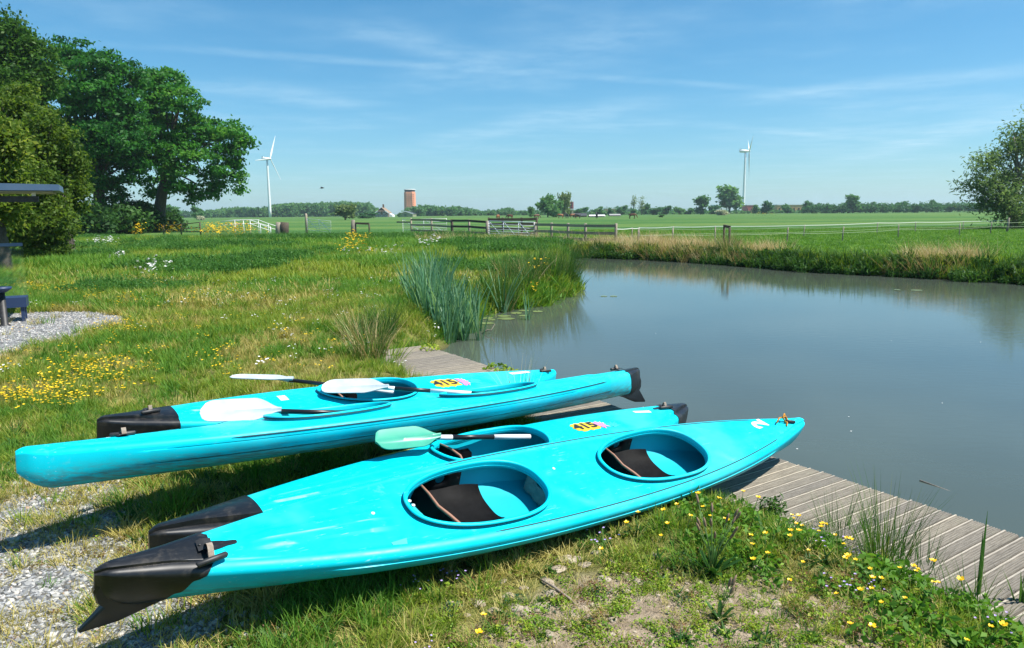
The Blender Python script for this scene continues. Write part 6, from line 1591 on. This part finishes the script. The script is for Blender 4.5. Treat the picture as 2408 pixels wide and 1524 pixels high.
    plantain('smaller ribwort plantain at the bottom edge below the large one', 1690, 1512, 16, .11, 3, 2)
    plantain('dark ribwort plantain half under the nearest kayak', 1030, 1392, 14, .15, 2, 3)
    # lone iris stem and the iris clump at the right edge
    def iris(label, u, v, leaves, seed):
        x, y = near(u, v); r = empty('iris_plant', (x, y, float(gz(x, y))), 0, label, 'iris', None); g = random.Random(seed)
        for L, w, lean, az in leaves:
            mb = MB(); P = []
            for i in range(9):
                t = i / 8; ww = w * .5 * (1 - t ** 2.2) + .0005; x_ = lean * L * t ** 1.8; P.append([(x_, -ww, L * t), (x_ + .15 * ww, 0, L * t), (x_, ww, L * t)])
            mb.grid(P); obj('leaf', mb.mesh('leaf', irm), r, rot=(0, 0, az))
    iris('lone tall iris stem rising against the water right of the dock plants', 2300, 1405, [(.52, .02, .02, .4), (.42, .017, .05, 1.2), (.22, .026, -.4, .2), (.2, .02, .5, 2.6), (.26, .02, .9, 3.4), (.16, .018, .6, 5.)], 1)
    iris('dark iris clump cut by the right picture edge', 2405, 1420, [(.34, .024, .08 * i - .3, .7 * i) for i in range(9)], 2)
    x, y = near(2385, 1400); r = empty('dead_twig', (x, y, float(gz(x, y))), 0, 'thin dead branching twig standing at the right edge of the dock', 'twig'); mb = MB()
    mb.tube([(0, 0, 0), (.02, 0, .14), (.03, 0, .26), (.05, 0, .38), (.055, 0, .42)], [.0022, .002, .0018, .0014, .0008], 5); mb.tube([(.03, 0, .26), (.06, .01, .31), (.085, 0, .33)], [.0013, .001, .0006], 4); mb.tube([(.045, 0, .34), (.07, 0, .375), (.095, 0, .39)], [.0012, .001, .0006], 4); mb.tube([(.02, 0, .14), (-.02, 0, .22), (-.04, 0, .26)], [.0012, .001, .0006], 4); part('stem', mb, M['bark'], r)
    # leafy shoot by the bow
    x, y = near(1815, 1225); r = empty('mugwort_plant', (x, y, float(gz(x, y))), 0, 'bushy leafy shoot under the bow of the nearest kayak', 'plant'); g = random.Random(4)
    for k in range(4):
        dx, dy = g.uniform(-.05, .05), g.uniform(-.03, .03); mb = MB(); mb.tube([(dx * .3, dy * .3, 0), (dx, dy, .12), (dx * 1.6, dy, .2)], [.003, .0025, .0012], 5); part('stem', mb, M['stalk'], r)
        Q, t_ = leaflets(70, .05, .22, .035, 600 + k, .2, .35, .05); Q = Q + np.array([dx, dy, 0]); obj('leaves', quads_mesh('leaves', Q, M['weed'], t_), r)
    # bleached tuft under the stern
    x, y = on(625, 1415, -.03)[:2]; plant('pale_tuft', 'bleached yellow grass tuft below the stern of the nearest kayak', x, y, [pm('tuft', blades(90, .06, .17, .007, .8, .7, 640), m=M['dry'])], 0, 1., 'grass tuft', 'pale grass tufts')
    x, y = on(415, 1205, -.03)[:2]; plant('pale_tuft', 'fresh green grass tuft behind the black cap of the single kayak', x, y, [pm('tuft', blades(60, .06, .15, .007, .7, .7, 641), m=M['lush'])], 0, 1., 'grass tuft', 'pale grass tufts')
    x, y = on(290, 1265, -.03)[:2]; plant('pale_tuft', 'yellowish grass tuft on the gravel between two kayak tips', x, y, [pm('tuft', blades(70, .06, .08, .006, 1., .7, 642), m=M['dry'])], 0, 1., 'grass tuft', 'pale grass tufts')
    # buttercups near the camera, one by one
    def buttercup(seed):
        mb = MB(); g = random.Random(seed); h = g.uniform(.08, .15); lx, ly = g.uniform(-.03, .03), g.uniform(-.03, .03)
        mb.tube([(0, 0, 0), (lx * .4, ly * .4, h * .6), (lx, ly, h)], .0011, 4, 1)
        a0 = g.uniform(0, 6.28)
        for q in range(5):
            a = a0 + q * 1.2566; c, s_ = math.cos(a), math.sin(a); R_ = .0105; up = g.uniform(.35, .7)
            f = lambda r_, k, z_: (lx + c * r_ - s_ * k, ly + s_ * r_ + c * k, h + z_)
            mb.add([f(.001, 0, 0), f(R_ * .6, -.0052, R_ * .35 * up), f(R_, -.003, R_ * up), f(R_, .003, R_ * up), f(R_ * .6, .0052, R_ * .35 * up)], [(0, 1, 2, 3, 4)], 0, True)
        mb.lathe([(.0005, 0), (.0028, .0015), (.0024, .004), (.0003, .005)], (lx, ly, h), 6, 0)
        return mb.mesh('buttercup', [M['petal'], M['stalk']])
    def flower_label(u, v):
        if u < 1400: return 'yellow flower low in the bare patch at the bottom edge'
        if v > 1460: return 'yellow buttercup at the bottom edge below the dock plants'
        if v < 1210: return 'yellow buttercup close under the bow half of the nearest kayak'
        if u < 1640: return 'yellow buttercup left of the large ribwort plantain'
        if u < 1810: return 'yellow buttercup just above or right of the large ribwort plantain'
        if v > 1385: return 'yellow buttercup in the low growth before the lone iris stem'
        return 'yellow buttercup among the rush clumps at the dock edge' if u < 2100 else 'yellow buttercup right of the tall rush clump at the dock edge'
    bm_ = [buttercup(i) for i in range(8)]; g = random.Random(9)
    B = [(1480, 1195), (1493, 1192), (1640, 1160), (1655, 1180), (1665, 1165), (1700, 1150), (1690, 1170), (1740, 1165), (1765, 1190), (1860, 1160), (1858, 1290), (1900, 1215), (1925, 1240), (1870, 1250), (1885, 1265), (1935, 1265), (1945, 1250), (1985, 1245), (1990, 1262), (2010, 1258), (1890, 1315), (1880, 1290), (1905, 1300), (2060, 1355), (1965, 1395), (2000, 1345), (1990, 1350), (2015, 1352), (2025, 1375), (2075, 1380), (2120, 1330), (2140, 1315), (2145, 1332), (2165, 1330), (2205, 1358), (2195, 1362), (2060, 1400), (2130, 1415), (2035, 1405), (2185, 1395), (1800, 1290), (1770, 1300), (1775, 1330), (1800, 1335), (1755, 1280), (1545, 1290), (1430, 1300), (1560, 1245), (1120, 1518), (1124, 1495), (2265, 1505), (2315, 1500), (2300, 1470), (1985, 1500), (2045, 1500), (1840, 1365), (1700, 1260), (2230, 1405), (2085, 1440), (1950, 1280), (1980, 1280), (1720, 1215), (1600, 1225), (1612, 1195), (1580, 1205), (1840, 1240), (1855, 1225)]
    for u, v in B:
        p = on(u, v + (55 if v < 1225 and u < 1705 else 24 if v < 1225 and u < 1780 else 0), .06); z = float(gz(p[0], p[1]))
        o = obj('buttercup', bm_[g.randrange(8)], None, (p[0], p[1], z), (g.uniform(-.15, .15), g.uniform(-.15, .15), g.uniform(0, 6.28)), g.uniform(.85, 1.35), label=flower_label(u, v), cat='flower', group='buttercups by the dock')
build_plants()

# ------------------------------------------------------------------ stones, stick, lily leaves, bird
def build_small_things():
    meshes = []
    for i in range(6):
        bm = bmesh.new(); bmesh.ops.create_icosphere(bm, subdivisions=2, radius=1); g = random.Random(70 + i); ph = [g.uniform(0, 6) for _ in range(6)]
        for v in bm.verts:
            n = v.co.copy(); k = 1 + .16 * math.sin(2.1 * n.x + ph[0]) * math.cos(1.7 * n.y + ph[1]) + .12 * math.sin(3.3 * n.y + ph[2] + n.z * 2) + .06 * math.sin(7 * n.x + ph[3] + 5 * n.z)
            k *= 1 + .05 * math.sin(11 * n.x + ph[4]) * math.sin(9 * n.y + ph[5]); v.co = Vector((n.x * k, n.y * k * .78, max(-.3, n.z * k * .42)))
        me = bpy.data.meshes.new('stone'); bm.to_mesh(me); bm.free(); me.materials.append(M['stone']); me.polygons.foreach_set('use_smooth', [True] * len(me.polygons)); meshes.append(me)
    g = random.Random(3)
    ST = [(1120, 1440, 26), (1160, 1460, 20), (1330, 1338, 30), (1300, 1420, 24), (1210, 1450, 26), (1420, 1385, 20), (1500, 1390, 17), (1350, 1470, 18), (1440, 1480, 16), (1540, 1330, 14), (1820, 1440, 24), (1780, 1420, 18), (1270, 1450, 26), (1561, 1355, 17), (1398, 1324, 13), (1355, 1336, 16), (1521, 1362, 22), (1470, 1415, 16), (1226, 1404, 11), (1202, 1423, 17), (1240, 1467, 16), (1259, 1486, 16), (1289, 1512, 20), (1404, 1426, 10), (1787, 1350, 20), (1193, 1500, 17), (1189, 1424, 12), (1098, 1471, 11), (1237, 1460, 20), (1194, 1506, 14), (1150, 1518, 16), (1063, 1445, 18), (1183, 1388, 13), (1232, 1403, 12), (1440, 1345, 14), (1310, 1360, 26), (1290, 1390, 22), (1860, 1405, 16), (1905, 1440, 20), (1880, 1480, 14), (1375, 1352, 18), (1840, 1515, 15), (285, 930, 15), (465, 853, 14)]
    def stone_label(u, v):
        if u > 1700: return 'pale stone right of the large ribwort plantain'
        if v > 1475: return 'pale dusty stone at the bottom edge of the picture'
        if u > 1460: return 'pale stone just left of the large ribwort plantain'
        if u > 1330: return 'pale stone between the dry stick and the large plantain'
        if u > 1215: return 'pale dusty stone close to the dry stick'
        return 'pale dusty stone near the shadow edge of the nearest kayak'
    for u, v, w in ST:
        p = on(u, v, -.06); k = (p[1] + .2) / F; sc = w * k * 1.0
        lab = stone_label(u, v) if v > 1000 else ('grey stone in the grass left of the rearmost kayak' if u < 400 else 'flat grey stone in the grass behind the white paddle tip')
        obj('stone', meshes[g.randrange(6)], None, (p[0], p[1], float(gz(p[0], p[1])) - sc * .1), (g.uniform(-.2, .2), g.uniform(-.2, .2), g.uniform(0, 6)), sc, label=lab, cat='stone', group='stones in the bare patch' if v > 1000 else None)
    a, b = on(1270, 1374, -.03), on(1347, 1426, -.03); mb = MB(); a, b = Vector(a), Vector(b); a.z = float(gz(a.x, a.y)) + .012; b.z = float(gz(b.x, b.y)) + .012
    mb.tube([a, a.lerp(b, .4) + Vector((.004, 0, .004)), b], [.004, .006, .005], 6); obj('stick', mb.mesh('stick', M['web']), label='short dry stick lying on the bare soil', cat='stick')
    a, b = on(2163, 1131, WATER), on(2245, 1158, WATER); mb = MB(); mb.tube([(*a[:2], WATER + .004), (*b[:2], WATER - .004)], [.006, .003], 6); obj('floating_stem', mb.mesh('floating_stem', M['web']), label='thin brown reed stem floating on the pond near the dock', cat='stem')
    # lily leaves
    def pad(seed):
        g = random.Random(seed); n = 18; V = [(0, 0, .002)]; F_ = []
        for i in range(n + 1):
            q = .18 + (6.283 - .36) * i / n; r = 1 + g.uniform(-.05, .05); V.append((r * math.cos(q), .8 * r * math.sin(q), .006 + g.uniform(-.004, .006)))
        F_ = [(0, i + 1, i + 2) for i in range(n)]; mb = MB(); mb.add(V, F_, 0, True); return mb.mesh('lily_leaf', M['lily'])
    pads = [pad(i) for i in range(4)]; g = random.Random(1)
    order = ['first', 'second', 'third', 'fourth', 'fifth', 'sixth', 'seventh', 'eighth', 'ninth', 'tenth', 'eleventh', 'twelfth', 'thirteenth', 'fourteenth']; us = sorted([1234, 1264, 1214, 1232, 1146, 1186, 1190, 1147, 1156, 1121, 1145, 1104, 1179, 1205], reverse=True)
    for u, v, w in ((1234, 731, 14), (1264, 733, 14), (1214, 737, 15), (1232, 743, 12), (1146, 740, 14), (1186, 744, 16), (1190, 750, 20), (1147, 749, 14), (1156, 753, 10), (1121, 753, 13), (1145, 761, 17), (1104, 765, 10), (1179, 734, 11), (1205, 728, 10), (1420, 697, 9), (1443, 697, 10), (2155, 683, 12), (2110, 682, 8)):
        p = on(u, v, WATER); k = p[1] / F; lab = 'lily leaf by the reeds, %s from the right' % order[us.index(u)] if u < 1300 else ('%s of two small lily leaves floating in open water' % ('left' if u < 1430 else 'right') if u < 1500 else '%s lily leaf floating under the far bank' % ('larger' if u > 2130 else 'smaller'))
        obj('lily_leaf', pads[g.randrange(4)], None, (p[0], p[1], WATER + .006), (0, 0, g.uniform(0, 6.28)), w * k * 1.1, label=lab, cat='lily leaf', group='lily leaves by the reeds' if u < 1300 else ('lily leaves on open water' if u < 1500 else 'lily leaves under the far bank'))
    # dead reed bits at the water
    p = on(1150, 785, WATER); mb = MB(); mb.tube([(p[0] - .12, p[1], WATER), (p[0] - .02, p[1], WATER + .07), (p[0] + .04, p[1], WATER + .06), (p[0] + .1, p[1] + .05, WATER + .16)], [.012, .01, .009, .004], 6); obj('driftwood', mb.mesh('driftwood', M['bark_pale']), label='pale bent twig sticking out of the water beside the reeds', cat='twig')
    specks = MB(); g = random.Random(12)
    for i in range(16):
        p = on(g.uniform(1400, 2400), g.uniform(780, 1200), WATER); r = g.uniform(.004, .011)
        if poly_sd(p[0], p[1], POND) < -.3: specks.add([(p[0] + r * math.cos(a), p[1] + r * math.sin(a), WATER + .003) for a in (0, 1.3, 2.5, 3.8, 5)], [(0, 1, 2, 3, 4)], 0, False)
    obj('floating_fluff', specks.mesh('floating_fluff', M['petal_white']), kind='stuff', label='tiny pale flecks floating on the pond')
    # a bird in flight
    p = at(757, 443, 60); s = .22; V = []; mb = MB(); mb.tube([(-.8 * s, 0, 0), (-.3 * s, 0, .02), (.3 * s, 0, .03), (.7 * s, 0, .05), (.9 * s, 0, .03)], [.03 * s, .16 * s, .2 * s, .11 * s, .02 * s], 8)
    for sg in (-1, 1): mb.grid([[(.35 * s - .1 * q * s, sg * (.1 + .5 * q) * s, .1 * s + .35 * q * s * (1 - .3 * q)), (-.15 * s - .25 * q * s, sg * (.1 + .5 * q) * s, .08 * s + .33 * q * s)] for q in (0, .5, 1, 1.5)])
    mb.grid([[(-.7 * s, -.06 * s, 0), (-.7 * s, .06 * s, 0)], [(-1.15 * s, -.14 * s, .0), (-1.15 * s, .14 * s, 0)]])
    b = obj('bird', mb.mesh('bird', M['ink']), None, tuple(p), (0, 0, .4), label='small dark bird flying over the poplar wood', cat='bird')
build_small_things()
